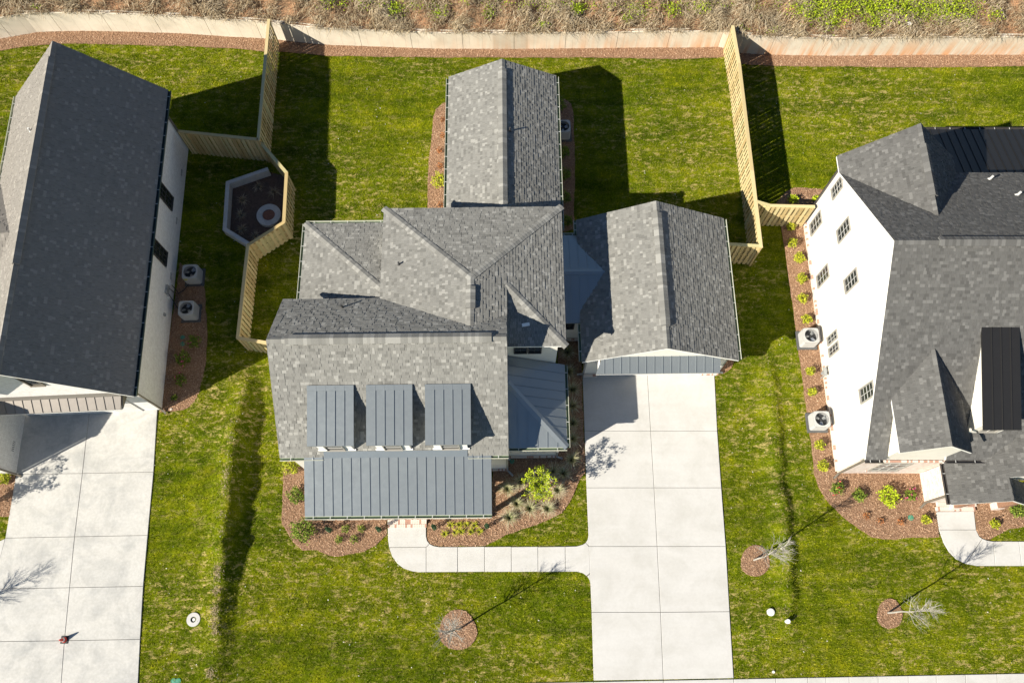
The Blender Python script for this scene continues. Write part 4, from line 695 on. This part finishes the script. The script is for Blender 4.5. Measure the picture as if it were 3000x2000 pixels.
fence('fence', [A(2229, 720), A(2128, 714)], 'short pine gate panel between garage and right fence', 1, g_)
fence('fence', [A(2218, 590), A(2258, 602), A(2386, 605)], 'bent pine fence panel joining the white right house', 1, g_)
# drain enclosure
ew = root('garden_wall', P(656, 672), 'low pale block wall around the drain bed', 'wall'); ow = P(656, 672)
ep = [P(a, b, .55)[:2] for a, b in [(782, 497), (668, 536), (659, 672), (727, 714)]]
for kk, (a, b) in enumerate(zip(ep[:-1], ep[1:])):
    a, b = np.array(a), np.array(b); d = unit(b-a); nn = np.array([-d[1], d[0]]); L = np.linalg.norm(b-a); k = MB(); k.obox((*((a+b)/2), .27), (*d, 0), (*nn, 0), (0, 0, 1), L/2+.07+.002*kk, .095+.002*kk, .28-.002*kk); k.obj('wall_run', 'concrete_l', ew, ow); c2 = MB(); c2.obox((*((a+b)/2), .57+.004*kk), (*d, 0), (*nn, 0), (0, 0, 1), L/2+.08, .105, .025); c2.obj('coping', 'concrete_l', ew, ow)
c = P(787, 629, .25); dr = root('drain_cover', (c[0], c[1], 0), 'round concrete drain collar with rusty iron lid inside the enclosure', 'drain'); MB().ring((0, 0), .34, .66, 0, .25, 32).obj('concrete_ring', 'concrete_l', dr); MB().lathe((0, 0, 0), [(.33, .1), (.33, .215), (.3, .225)], 28).obj('lid', 'rust', dr)
# ================================================================== air conditioners
def ac(w, label, rz=0):
    o = root('air_conditioner', (w[0], w[1], 0), label, 'air conditioner', 'outdoor air conditioning units', rz); h = .40; r = .1; b = MB()
    pts = []
    for cx_, cy_, a0 in ((h-r, h-r, 0), (-h+r, h-r, 90), (-h+r, -h+r, 180), (h-r, -h+r, 270)): pts += [(cx_+r*math.cos(math.radians(a0+t)), cy_+r*math.sin(math.radians(a0+t))) for t in (0, 30, 60, 90)]
    n = len(pts); b.add([(x, y, .1) for x, y in pts]+[(x, y, .82) for x, y in pts], [(i, (i+1) % n, n+(i+1) % n, n+i) for i in range(n)]+[tuple(range(n-1, -1, -1))]); b.obj('cabinet', 'ac', o)
    lv = MB()
    for i in range(9):
        z = .17+.07*i
        q = [(x*1.012, y*1.012) for x, y in pts]; lv.add([(x, y, z) for x, y in q]+[(x, y, z+.022) for x, y in q]+[(x*.985, y*.985, z+.03) for x, y in q], [(k*n+j, k*n+(j+1) % n, (k+1)*n+(j+1) % n, (k+1)*n+j) for k in range(2) for j in range(n)])
    setp(lv.obj('louvres', 'ac', o), kind='stuff')
    tp = MB(); m_ = 32; hole = [(.33*math.cos(2*math.pi*i/m_), .33*math.sin(2*math.pi*i/m_)) for i in range(m_)]
    def rim(t):
        x, y = math.cos(t), math.sin(t); s = 1/max(abs(x), abs(y)); q = (h*x*s, h*y*s); 
        if abs(q[0]) > h-r and abs(q[1]) > h-r:
            cx_, cy_ = math.copysign(h-r, q[0]), math.copysign(h-r, q[1]); dd = unit((q[0]-cx_, q[1]-cy_)); q = (cx_+r*dd[0], cy_+r*dd[1])
        return q
    out = [rim(2*math.pi*i/m_) for i in range(m_)]
    tp.add([(x, y, .82) for x, y in out]+[(x*.985, y*.985, .86) for x, y in out]+[(x, y, .865) for x, y in hole]+[(x, y, .6) for x, y in hole], [(k*m_+i, k*m_+(i+1) % m_, (k+1)*m_+(i+1) % m_, (k+1)*m_+i) for k in range(3) for i in range(m_)]); tp.obj('top_panel', 'ac', o)
    MB().lathe((0, 0, 0), [(.335, .58), (.335, .6), (.02, .6)], 24).obj('fan_well', 'acd', o); MB().lathe((0, 0, 0), [(.07, .6), (.07, .72), (.04, .73)], 14).obj('motor', 'acd', o); a0 = random.random()*2
    for i in range(3):
        t = a0+2.094*i; u = np.array((math.cos(t), math.sin(t), 0)); v = np.array((-math.sin(t), math.cos(t), 0)); k = MB(); q = [u*.09-v*.05+np.array((0, 0, .69)), u*.27-v*.11+np.array((0, 0, .64)), u*.29+v*.08+np.array((0, 0, .74)), u*.09+v*.05+np.array((0, 0, .71))]; k.prism(q, (0, 0, .008)); k.obj('fan_blade', 'acg', o)
    gr = MB()
    for rr in (.09, .15, .21, .27, .32): gr.ring((0, 0), rr-.003, rr+.003, .868, .873, 24)
    for i in range(6): gr.tube((0, 0, .875), (.33*math.cos(i*1.047), .33*math.sin(i*1.047), .872), .003, .003, 4)
    setp(gr.obj('fan_guard', 'acd', o), kind='stuff'); MB().box(-.5, .5, -.5, .5, 0, .1).obj('pad', 'pad', o); return o
lw = lambda x, y: L_.world((x, y, 0)); rwd = lambda x, y: R_.world((x, y, 0)); cw = lambda x, y: H.world((x, y, 0))
o = ac(lw(3.76, 17.71), 'grey air conditioner with yellow tag, upper one beside the left house', L_.th); MB().box(-.3, -.12, -.43, -.41, .7, .8).obj('tag', 'yel', o)
ac(lw(3.75, 15.65), 'grey air conditioner without tag, lower one beside the left house', L_.th); ac(cw(3.0, 26.7), 'shaded air conditioner beside the rear wing of the central house', H.th)
ac(rwd(-5.0, 14.24), 'upper sunlit air conditioner beside the white right house wall'); ac(rwd(-5.0, 9.88), 'lower sunlit air conditioner beside the white right house wall')
# ================================================================== plants
def shrub(pos, r, h, mat, label, cat='shrub', group=None, leaf=.045, n=None, flowers=None, name='shrub'):
    x, y, z0 = pos; o = root(name, (x, y, z0), label, cat, group); n = n or int(420*(r/.3)**1.6); u = rng.normal(size=(n, 3)); u /= np.linalg.norm(u, axis=1)[:, None]; rad = rng.uniform(.45, 1, n)**.6
    lob = 1+.22*np.sin(u[:, 0]*5+u[:, 1]*4+x*9)+.15*np.sin(u[:, 1]*9-u[:, 2]*6+y*7); C = u*rad[:, None]*lob[:, None]*[r, r, h*.5]+[0, 0, h*.52]; C[:, 2] = np.maximum(C[:, 2], .03)
    link('foliage', fast_mesh('foliage', leaf_quads(C, rng.uniform(.6, 1.25, n)*leaf, .62), 4, mat, np.clip(.5+rng.normal(0, .22, n), 0, 1)), o)
    st = MB()
    for i in range(5): t = i*1.256+x; st.tube((0, 0, 0), (r*.5*math.cos(t), r*.5*math.sin(t), h*.65), .012, .005, 5)
    setp(st.obj('stems', 'barkd', o), kind='stuff')
    if flowers:
        k = rng.integers(0, n, 14); Cf = C[k]*[1.05, 1.05, 1.08]+[0, 0, .02]; link('blossoms', fast_mesh('blossoms', leaf_quads(np.repeat(Cf, 4, 0)+rng.normal(0, .015, (56, 3)), np.full(56, .035), .8), 4, flowers, rng.random(56)), o)
    return o
def tuft(pos, r, h, mat, label, n=150, group=None, w=.007, name='ornamental_grass', cat='grass plant', cut=None):
    x, y, z0 = pos; o = root(name, (x, y, z0), label, cat, group); az = rng.uniform(0, 2*math.pi, n); ln = rng.uniform(.25, 1.35, n); L = rng.uniform(.65, 1.1, n)*h*1.1; b0 = rng.uniform(0, .06, n)
    V = grass_blades(b0*np.cos(az), b0*np.sin(az), np.zeros(n), L, ln*r/h, az, np.full(n, w)*rng.uniform(.6, 1.3, n), .55); link('blades', fast_mesh('blades', V, 4, mat, np.repeat(np.clip(.2+.6*ln/1.35+rng.normal(0, .2, n), 0, 1), 2)), o)
    MB().lathe((0, 0, 0), [(.06, 0), (.05, .06), (.02, .09)], 8).obj('crown', 'barkd', o); return o
def gp(px, py, z=0): q = P(px, py, z); return (q[0], q[1], .03)
gA = 'small golden shrubs along the white right house wall'
for i, (px, py, r, l) in enumerate([(2317, 664, .25, 'golden shrub right beside the bent fence panel, first along the right house wall'), (2321, 712, .25, 'olive golden shrub, second along the shaded right house bed'), (2341, 755, .28, 'pale variegated round shrub, third along the right house wall'), (2348, 816, .26, 'golden shrub, fourth along the right house wall'), (2350, 874, .26, 'golden shrub, fifth along the right house wall'), (2362, 935, .26, 'golden shrub just above the upper right house air conditioner'),
    (2373, 1088, .22, 'round lime shrub beside the gas meter of the right house'), (2378, 1148, .22, 'round lime shrub above the lower right house air conditioner'), (2400, 1303, .24, 'lime shrub just below the lower right house air conditioner'), (2410, 1365, .27, 'lime shrub nearest the right house front corner')]):
    shrub(gp(px, py, .25), r, .5, 'yellow', l, 'shrub', gA)
for px, py, r, h, mt, fl, l in [(2453, 1431, .3, .5, 'green', 'red', 'rose bush with coral blooms at the front corner of the right house'), (2516, 1450, .32, .5, 'green', None, 'plain green bush between rose bush and big boxwood at right house'), (2602, 1455, .48, .75, 'lime', None, 'largest bright green boxwood in the right house front bed'), (2666, 1449, .28, .45, 'green', 'pink', 'small rose bush with pink bloom near the brick porch wall'), (2713, 1521, .22, .4, 'yellow', None, 'golden shrub beside the start of the right house walk'), (2913, 1534, .22, .4, 'yellow', None, 'golden shrub right of the right house walk'), (2985, 1489, .5, .8, 'green', None, 'big green bush at the right edge beside the porch column'),
    (2324, 584, .26, .45, 'lime', None, 'lime shrub standing clear behind the bent fence panel'), (2391, 583, .2, .4, 'lime', None, 'lime shrub tucked against the rear corner of the right house'),
    (885, 1555, .56, .95, 'green', None, 'largest round boxwood at the left corner of the front porch bed'), (869, 1450, .4, .7, 'green', None, 'glossy green shrub halfway along the left side of the porch'), (852, 1362, .45, .7, 'yellow', None, 'yellow green shrub under the left end of the main gutter'),
    (1289, 527, .42, .7, 'yellow', None, 'round yellow green shrub beside the rear wing west wall'), (1642, 308, .33, .6, 'green', None, 'shaded shrub above the air conditioner by the rear wing'), (1653, 445, .33, .6, 'green', None, 'first shaded shrub below the rear wing air conditioner'), (1656, 510, .33, .6, 'green', None, 'second shaded shrub below the rear wing air conditioner'), (1656, 577, .33, .6, 'green', None, 'third shaded shrub below the rear wing air conditioner'), (1662, 647, .3, .55, 'green', None, 'shaded shrub in the nook beside the breezeway roof'),
    (568, 1000, .33, .5, 'green', 'pink', 'top rose bush with pink blooms in the left house bed'), (534, 1051, .38, .55, 'green', 'pink', 'fullest pink rose bush, middle of the left house bed'), (527, 1112, .3, .5, 'green', 'pink', 'lowest rose bush with a single pink bloom in left house bed'), (511, 1164, .15, .25, 'green', None, 'tiny green seedling at the bottom of the left house bed'), (12, 1401, .3, .4, 'yellow', None, 'yellow striped plant at the left edge beside the driveway')]:
    shrub(gp(px, py, h*.5), r, h, mt, l, flowers=fl)
for px, py, l in [(1297, 350, 'topmost rust coloured small shrub beside the rear wing'), (1298, 397, 'second rust coloured small shrub beside the rear wing'), (1288, 440, 'third rust coloured small shrub beside the rear wing'), (1289, 486, 'rust and green small shrub just above the round yellow shrub'), (1290, 600, 'bright orange small shrub at the bottom of the rear wing bed'), (2538, 1510, 'leftmost rust coloured seedling in the right house front bed'), (2579, 1525, 'nearly bare brown seedling in the right house front bed'), (2638, 1527, 'rust coloured seedling beside the green lid')]:
    shrub(gp(px, py, .15), .17, .3, 'orange', l, n=70, leaf=.04, group='rust coloured seedlings')
for px, py, l in [(1011, 1549, 'small round boxwood, upper left of four in front of the porch'), (1058, 1549, 'small round boxwood, upper right of four in front of the porch'), (993, 1580, 'small round boxwood, lower left of four in front of the porch'), (1038, 1578, 'small round boxwood, lower right of four in front of the porch')]: shrub(gp(px, py, .18), .2, .36, 'green', l, n=200, leaf=.032, group='four small boxwoods')
for px, py, l in [(956, 1547, 'leftmost slim dark evergreen beside the big porch boxwood'), (1104, 1545, 'slim dark evergreen just left of the front steps'), (1268, 1539, 'slim dark evergreen just right of the front steps'), (1425, 1536, 'rightmost slim dark evergreen at the porch corner')]:
    x, y, z = gp(px, py, .9); o = root('evergreen', (x, y, z), l, 'evergreen', 'slim columnar evergreens'); n = 420; t = rng.random(n); a = rng.uniform(0, 6.283, n); rr = .12*(1-t*.55)*rng.uniform(.6, 1.05, n); C = np.stack([rr*np.cos(a), rr*np.sin(a), .05+t*.95], 1)
    link('foliage', fast_mesh('foliage', leaf_quads(C, rng.uniform(.02, .04, n), .5), 4, 'dark', np.clip(.5+rng.normal(0, .25, n), 0, 1)), o); MB().tube((0, 0, 0), (0, 0, .9), .015, .006, 6).obj('stem', 'barkd', o)
for i, (px, py) in enumerate([(1320, 1537), (1346, 1536), (1367, 1537), (1390, 1538), (1303, 1563), (1333, 1558), (1352, 1557), (1380, 1556), (1404, 1556)]):
    rw_ = 'upper' if i < 4 else 'lower'; k = (i if i < 4 else i-4); od = ('first', 'second', 'third', 'fourth', 'fifth')[k]
    tuft(gp(px, py, .1), .16, .22, 'yellow', '%s tuft from the steps in the %s row of small lime grasses' % (od, rw_), 70, 'small lime grass tufts right of the steps', .011, 'grass_tuft')
gO = 'pale ornamental grasses in the driveway bed'
for px, py, l in [(1487, 1431, 'pale ornamental grass in the sunny patch nearest the porch'), (1527, 1410, 'small pale ornamental grass behind the lime tree on its left'), (1514, 1473, 'pale ornamental grass lower left of the lime tree'), (1492, 1515, 'large pale ornamental grass nearest the porch corner evergreen'), (1552, 1488, 'pale ornamental grass directly below the lime tree'), (1605, 1488, 'pale ornamental grass lower right of the lime tree'), (1634, 1433, 'pale ornamental grass right of the lime tree'), (1674, 1345, 'ornamental grass standing alone beside the driveway tree shadow'), (1650, 1385, 'shaded ornamental grass right above the lime tree'), (1621, 1381, 'dark shaded ornamental grass just above the lime tree'),
    (1677, 1139, 'first shaded ornamental grass beside the blue side roof'), (1677, 1187, 'second shaded ornamental grass beside the blue side roof'), (1678, 1238, 'third shaded ornamental grass beside the blue side roof'), (1678, 1284, 'fourth shaded ornamental grass beside the blue side roof'), (1664, 1029, 'shaded ornamental grass in the gap below the breezeway'), (1666, 1088, 'shaded ornamental grass near the garage corner')]:
    tuft(gp(px, py, .3), .44, .55, 'oat', l, 230, gO, .0075)
for k, (px, py) in enumerate([(757, 545), (803, 560), (710, 585), (705, 628), (708, 670), (748, 690)]): tuft(gp(px, py, .2), .33, .3, 'dry', '%s dead grey grass clump in the drain enclosure' % ('topmost', 'upper right', 'upper left', 'middle left', 'lower left', 'bottom')[k], 110, 'dead clumps in the drain enclosure', .006)
# ------------------------------------------------------------------ trees
def branches(b, p, d, L, r, lev, rnd):
    q = p+d*L; b.tube(p, q, r, r*.6, 4, False)
    if lev >= 3: return
    for i in range(rnd.choice((3, 4))):
        t = rnd.uniform(.35, 1); s = p+d*L*t; e = unit(d+np.array([rnd.gauss(0, .5), rnd.gauss(0, .5), rnd.gauss(.25, .25)])); branches(b, s, e, L*rnd.uniform(.5, .75), r*.5, lev+1, rnd)
def bare_tree(px, py, h, label, seed, leanx=0, leany=0):
    x, y, _ = P(px, py); o = root('young_tree', (x, y, .04), label, 'tree', 'young bare trees in mulch rings'); rnd = random.Random(seed); b = MB(); top = np.array([leanx, leany, h*.98]); pr_ = np.zeros(3); n = 7
    for i in range(n): q = top*((i+1)/n)+np.array([rnd.gauss(0, .02), rnd.gauss(0, .02), 0]); b.tube(pr_, q, .045*(1-i/n*.8), .045*(1-(i+1)/n*.8), 8); pr_ = q
    b.obj('trunk', 'bark', o); k = MB()
    for i in range(34):
        t = rnd.uniform(.4, .97); a = rnd.uniform(0, 6.283); e = unit((math.cos(a)*.75, math.sin(a)*.75, rnd.uniform(.5, 1.1))); branches(k, top*t, e, rnd.uniform(.6, 1.05)*(1.3-t), .0125, 1, rnd)
    k.obj('branches', 'bark', o); return o
bare_tree(1346, 1841, 4.3, 'bare young tree in the largest mulch ring on the central front lawn', 3, -.35, -.2); bare_tree(2208, 1640, 4.2, 'bare young tree in the mulch ring nearest the central driveway', 5, .35, .3); bare_tree(2601, 1794, 4.5, 'bare young tree in the far right mulch ring', 9, .1, 0); bare_tree(-205, 1850, 4.4, 'bare young tree past the left edge whose shadow falls on the driveway', 12)
def leafy_tree(w, h, r, mat, label, n=1500, seed=1, crown_z=None):
    o = root('small_tree', (w[0], w[1], .03), label, 'tree'); rnd = random.Random(seed); b = MB(); k = MB(); C = []
    for i in range(7):
        a = i*.9+seed; e = np.array([math.cos(a)*r*.75, math.sin(a)*r*.75, h*rnd.uniform(.75, 1)]); s = np.zeros(3)
        for j in range(4):
            q = e*((j+1)/4)**np.array([1.4, 1.4, .9]); (b if j < 2 else k).tube(s, q, .028*(1-j*.2), .028*(1-(j+1)*.2), 6); s = q
            if j >= 1:
                for _ in range(7):
                    d = np.array([rnd.gauss(0, 1), rnd.gauss(0, 1), rnd.gauss(.2, .7)]); d = unit(d); tip = q+d*r*rnd.uniform(.25, .55); tip[2] = max(tip[2], h*.35); k.tube(q, tip, .007, .003, 4, False)
                    for t in (.55, .8, 1.0): C.append(q+(tip-q)*t)
    C = np.array(C); m_ = n//len(C)+1; C = np.repeat(C, m_, 0)+rng.normal(0, .05, (len(C)*m_, 3)); b.obj('trunk', 'bark', o); k.obj('branches', 'bark', o)
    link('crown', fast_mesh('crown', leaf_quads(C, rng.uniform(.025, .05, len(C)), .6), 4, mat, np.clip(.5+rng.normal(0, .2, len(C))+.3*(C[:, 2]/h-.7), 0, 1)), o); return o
q = P(1579, 1423, 2.0); leafy_tree((q[0], q[1]), 2.9, .72, 'lime', 'bright lime green small tree among pale grasses beside the driveway', 2600, 2)
q = P(-62, 1497); leafy_tree((q[0], q[1]), 2.9, .7, 'lime', 'small leafy tree past the left edge shading the left driveway', 2200, 4)
# ================================================================== small things
q = P(191, 1873); o = root('traffic_cone', (q[0]+.0, q[1], .045), 'small red traffic cone with black base on the left driveway joint', 'cone'); MB().box(-.165, .165, -.165, .165, 0, .03).obj('base', 'rubber', o); MB().lathe((0, 0, 0), [(.125, .03), (.12, .05), (.03, .46), (.018, .47)], 18).obj('cone_body', 'cone', o); MB().lathe((0, 0, 0), [(.0945, .17), (.078, .25), (.0775, .25)], 18).obj('collar', 'pvc', o)
q = P(571, 1814); zt = float(hgt(*q[:2])); o = root('concrete_collar', (q[0], q[1], zt), 'round white concrete utility collar on the lawn beside the left driveway', 'utility collar'); MB().ring((0, 0), .13, .31, -.05, .09, 30).obj('ring', 'concrete_w', o); MB().lathe((0, 0, 0), [(.12, -.04), (.1, .0), (.06, .04)], 16).obj('plug', 'pvc', o); MB().ring((0, 0), .125, .131, -.05, .03, 20).obj('sleeve', 'acd', o)
q = P(2257, 1792); o = root('cleanout_cap', (q[0], q[1], float(hgt(*q[:2]))), 'larger white round cleanout cap on the lawn right of the driveway', 'pipe cap'); MB().lathe((0, 0, 0), [(.17, -.05), (.17, .12), (.15, .14)], 24).obj('cap', 'pvc', o); MB().ring((0, 0), .06, .1, .14, .155, 20).obj('raised_ring', 'pvc', o)
q = P(2307, 1819, .25); o = root('pipe_stub', (q[0], q[1], float(hgt(*q[:2]))), 'smaller white pipe stub standing in the lawn swale', 'pipe'); MB().tube((0, 0, -.1), (0, 0, .26), .085, .085, 18).obj('pipe', 'pvc', o); MB().lathe((0, 0, 0), [(.105, .2), (.105, .27), (.09, .285)], 18).obj('cap', 'pvc', o)
def lid(px, py, r, label, mat='lidg'):
    q = P(px, py); o = root('valve_lid', (q[0], q[1], max(.03, float(hgt(*q[:2])))), label, 'valve lid', 'green round valve lids' if mat == 'lidg' else None); MB().ring((0, 0), r*.82, r, -.02, .03, 20).obj('rim', mat, o); MB().lathe((0, 0, 0), [(r*.8, -.02), (r*.8, .022), (r*.1, .028)], 18).obj('lid', mat, o)
lid(536, 989, .12, 'upper green valve lid in the left house bed'); lid(536, 1008, .12, 'lower green valve lid in the left house bed'); lid(2667, 1516, .13, 'green valve lid in the right house front bed'); lid(1500, 1351, .12, 'teal valve lid in the shaded corner beside the porch'); lid(510, 1994, .13, 'left of two green lids at the bottom lawn edge'); lid(523, 1994, .13, 'right of two green lids at the bottom lawn edge'); lid(1491, 1344, .07, 'white round cap in the shaded corner beside the porch', 'pvc')
lid(2265, 1967, .06, 'pale oval marker cap low on the right lawn', 'pvc'); lid(502, 1199, .06, 'white cap at the bottom corner of the left house bed', 'pvc')
q = P(2890, 20+50, 1.7); o = MB().obox((0, 0, 0), (1, 0, 0), (0, 1, .2), unit((0, -.2, 1)), .11, .09, .01).obj('paper_scrap', 'pvc'); q = P(2664, 71, 1.9); o.location = (q[0], q[1], hill_z(q[0], max(0, q[1]-wy(q[0])-.2))+.25); setp(o, 'white paper scrap on the bank above the right lawn', 'paper')
n = 1500; X = rng.uniform(-27, 27, n); Y = rng.uniform(-3, 31, n); k = np.ones(n, bool)
for p in NOGRASS: k &= ~in_poly(X, Y, p)
X, Y = X[k], Y[k]; C = np.stack([X, Y, hgt(X, Y)+.05], 1); u = leaf_quads(C*0, rng.uniform(.012, .05, len(C)), .6); u[:, 2] *= .25
setp(link('lawn_litter', fast_mesh('lawn_litter', u+np.repeat(C, 4, 0), 4, 'litter')), 'pale dead leaves and scraps scattered over the lawn', 'litter', kind='stuff')
# pale straw paints the sunlit crests of both grade breaks, plus real bare bits
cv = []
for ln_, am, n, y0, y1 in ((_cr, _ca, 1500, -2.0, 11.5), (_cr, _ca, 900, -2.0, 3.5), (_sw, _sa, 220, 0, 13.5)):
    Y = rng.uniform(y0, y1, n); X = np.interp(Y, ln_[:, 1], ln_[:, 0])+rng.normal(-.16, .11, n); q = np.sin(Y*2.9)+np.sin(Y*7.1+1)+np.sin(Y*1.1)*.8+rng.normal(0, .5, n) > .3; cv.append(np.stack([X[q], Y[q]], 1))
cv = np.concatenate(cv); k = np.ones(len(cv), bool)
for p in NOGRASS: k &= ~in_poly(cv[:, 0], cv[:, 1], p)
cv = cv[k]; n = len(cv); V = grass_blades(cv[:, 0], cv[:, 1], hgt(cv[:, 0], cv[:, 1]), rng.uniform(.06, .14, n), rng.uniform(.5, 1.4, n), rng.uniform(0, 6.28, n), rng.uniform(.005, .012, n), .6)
setp(link('lit_crest_straw', fast_mesh('lit_crest_straw', V, 4, 'dry', np.repeat(np.clip(.5+rng.normal(0, .2, n), 0, 1), 2))), 'pale straw blades along the lawn grade breaks, standing in for sunlit crests and thin patches', 'dry grass', kind='stuff')
# ------------------------------------------------------------------ grass blades
n = 1000000; X = rng.uniform(-33, 33, n); Y = rng.uniform(-3.5, 34.5, n); vis = np.abs(X) < 23.5+Y*.25; X, Y = X[vis], Y[vis]; k = Y < np.interp(X, WPL[:, 0], WPL[:, 1])
for p in NOGRASS: k &= ~in_poly(X, Y, p)
X, Y = X[k], Y[k]; n = len(X); Z = hgt(X, Y)-.005; az = rng.uniform(0, 2*math.pi, n); L = rng.uniform(.045, .11, n); w = rng.uniform(.007, .015, n); le = rng.uniform(.3, 1.2, n); dx, dy = np.cos(az), np.sin(az)
a = np.stack([X-dy*w, Y+dx*w, Z], 1); b = np.stack([X+dy*w, Y-dx*w, Z], 1); c = np.stack([X+dx*le*L, Y+dy*le*L, Z+L], 1)
setp(link('lawn_grass', fast_mesh('lawn_grass', np.stack([a, b, c], 1).reshape(-1, 3), 3, 'blades', np.clip(.45+rng.normal(0, .33, n), 0, 1))), 'short mown green lawn grass with straw coloured dead patches', 'grass', kind='stuff')
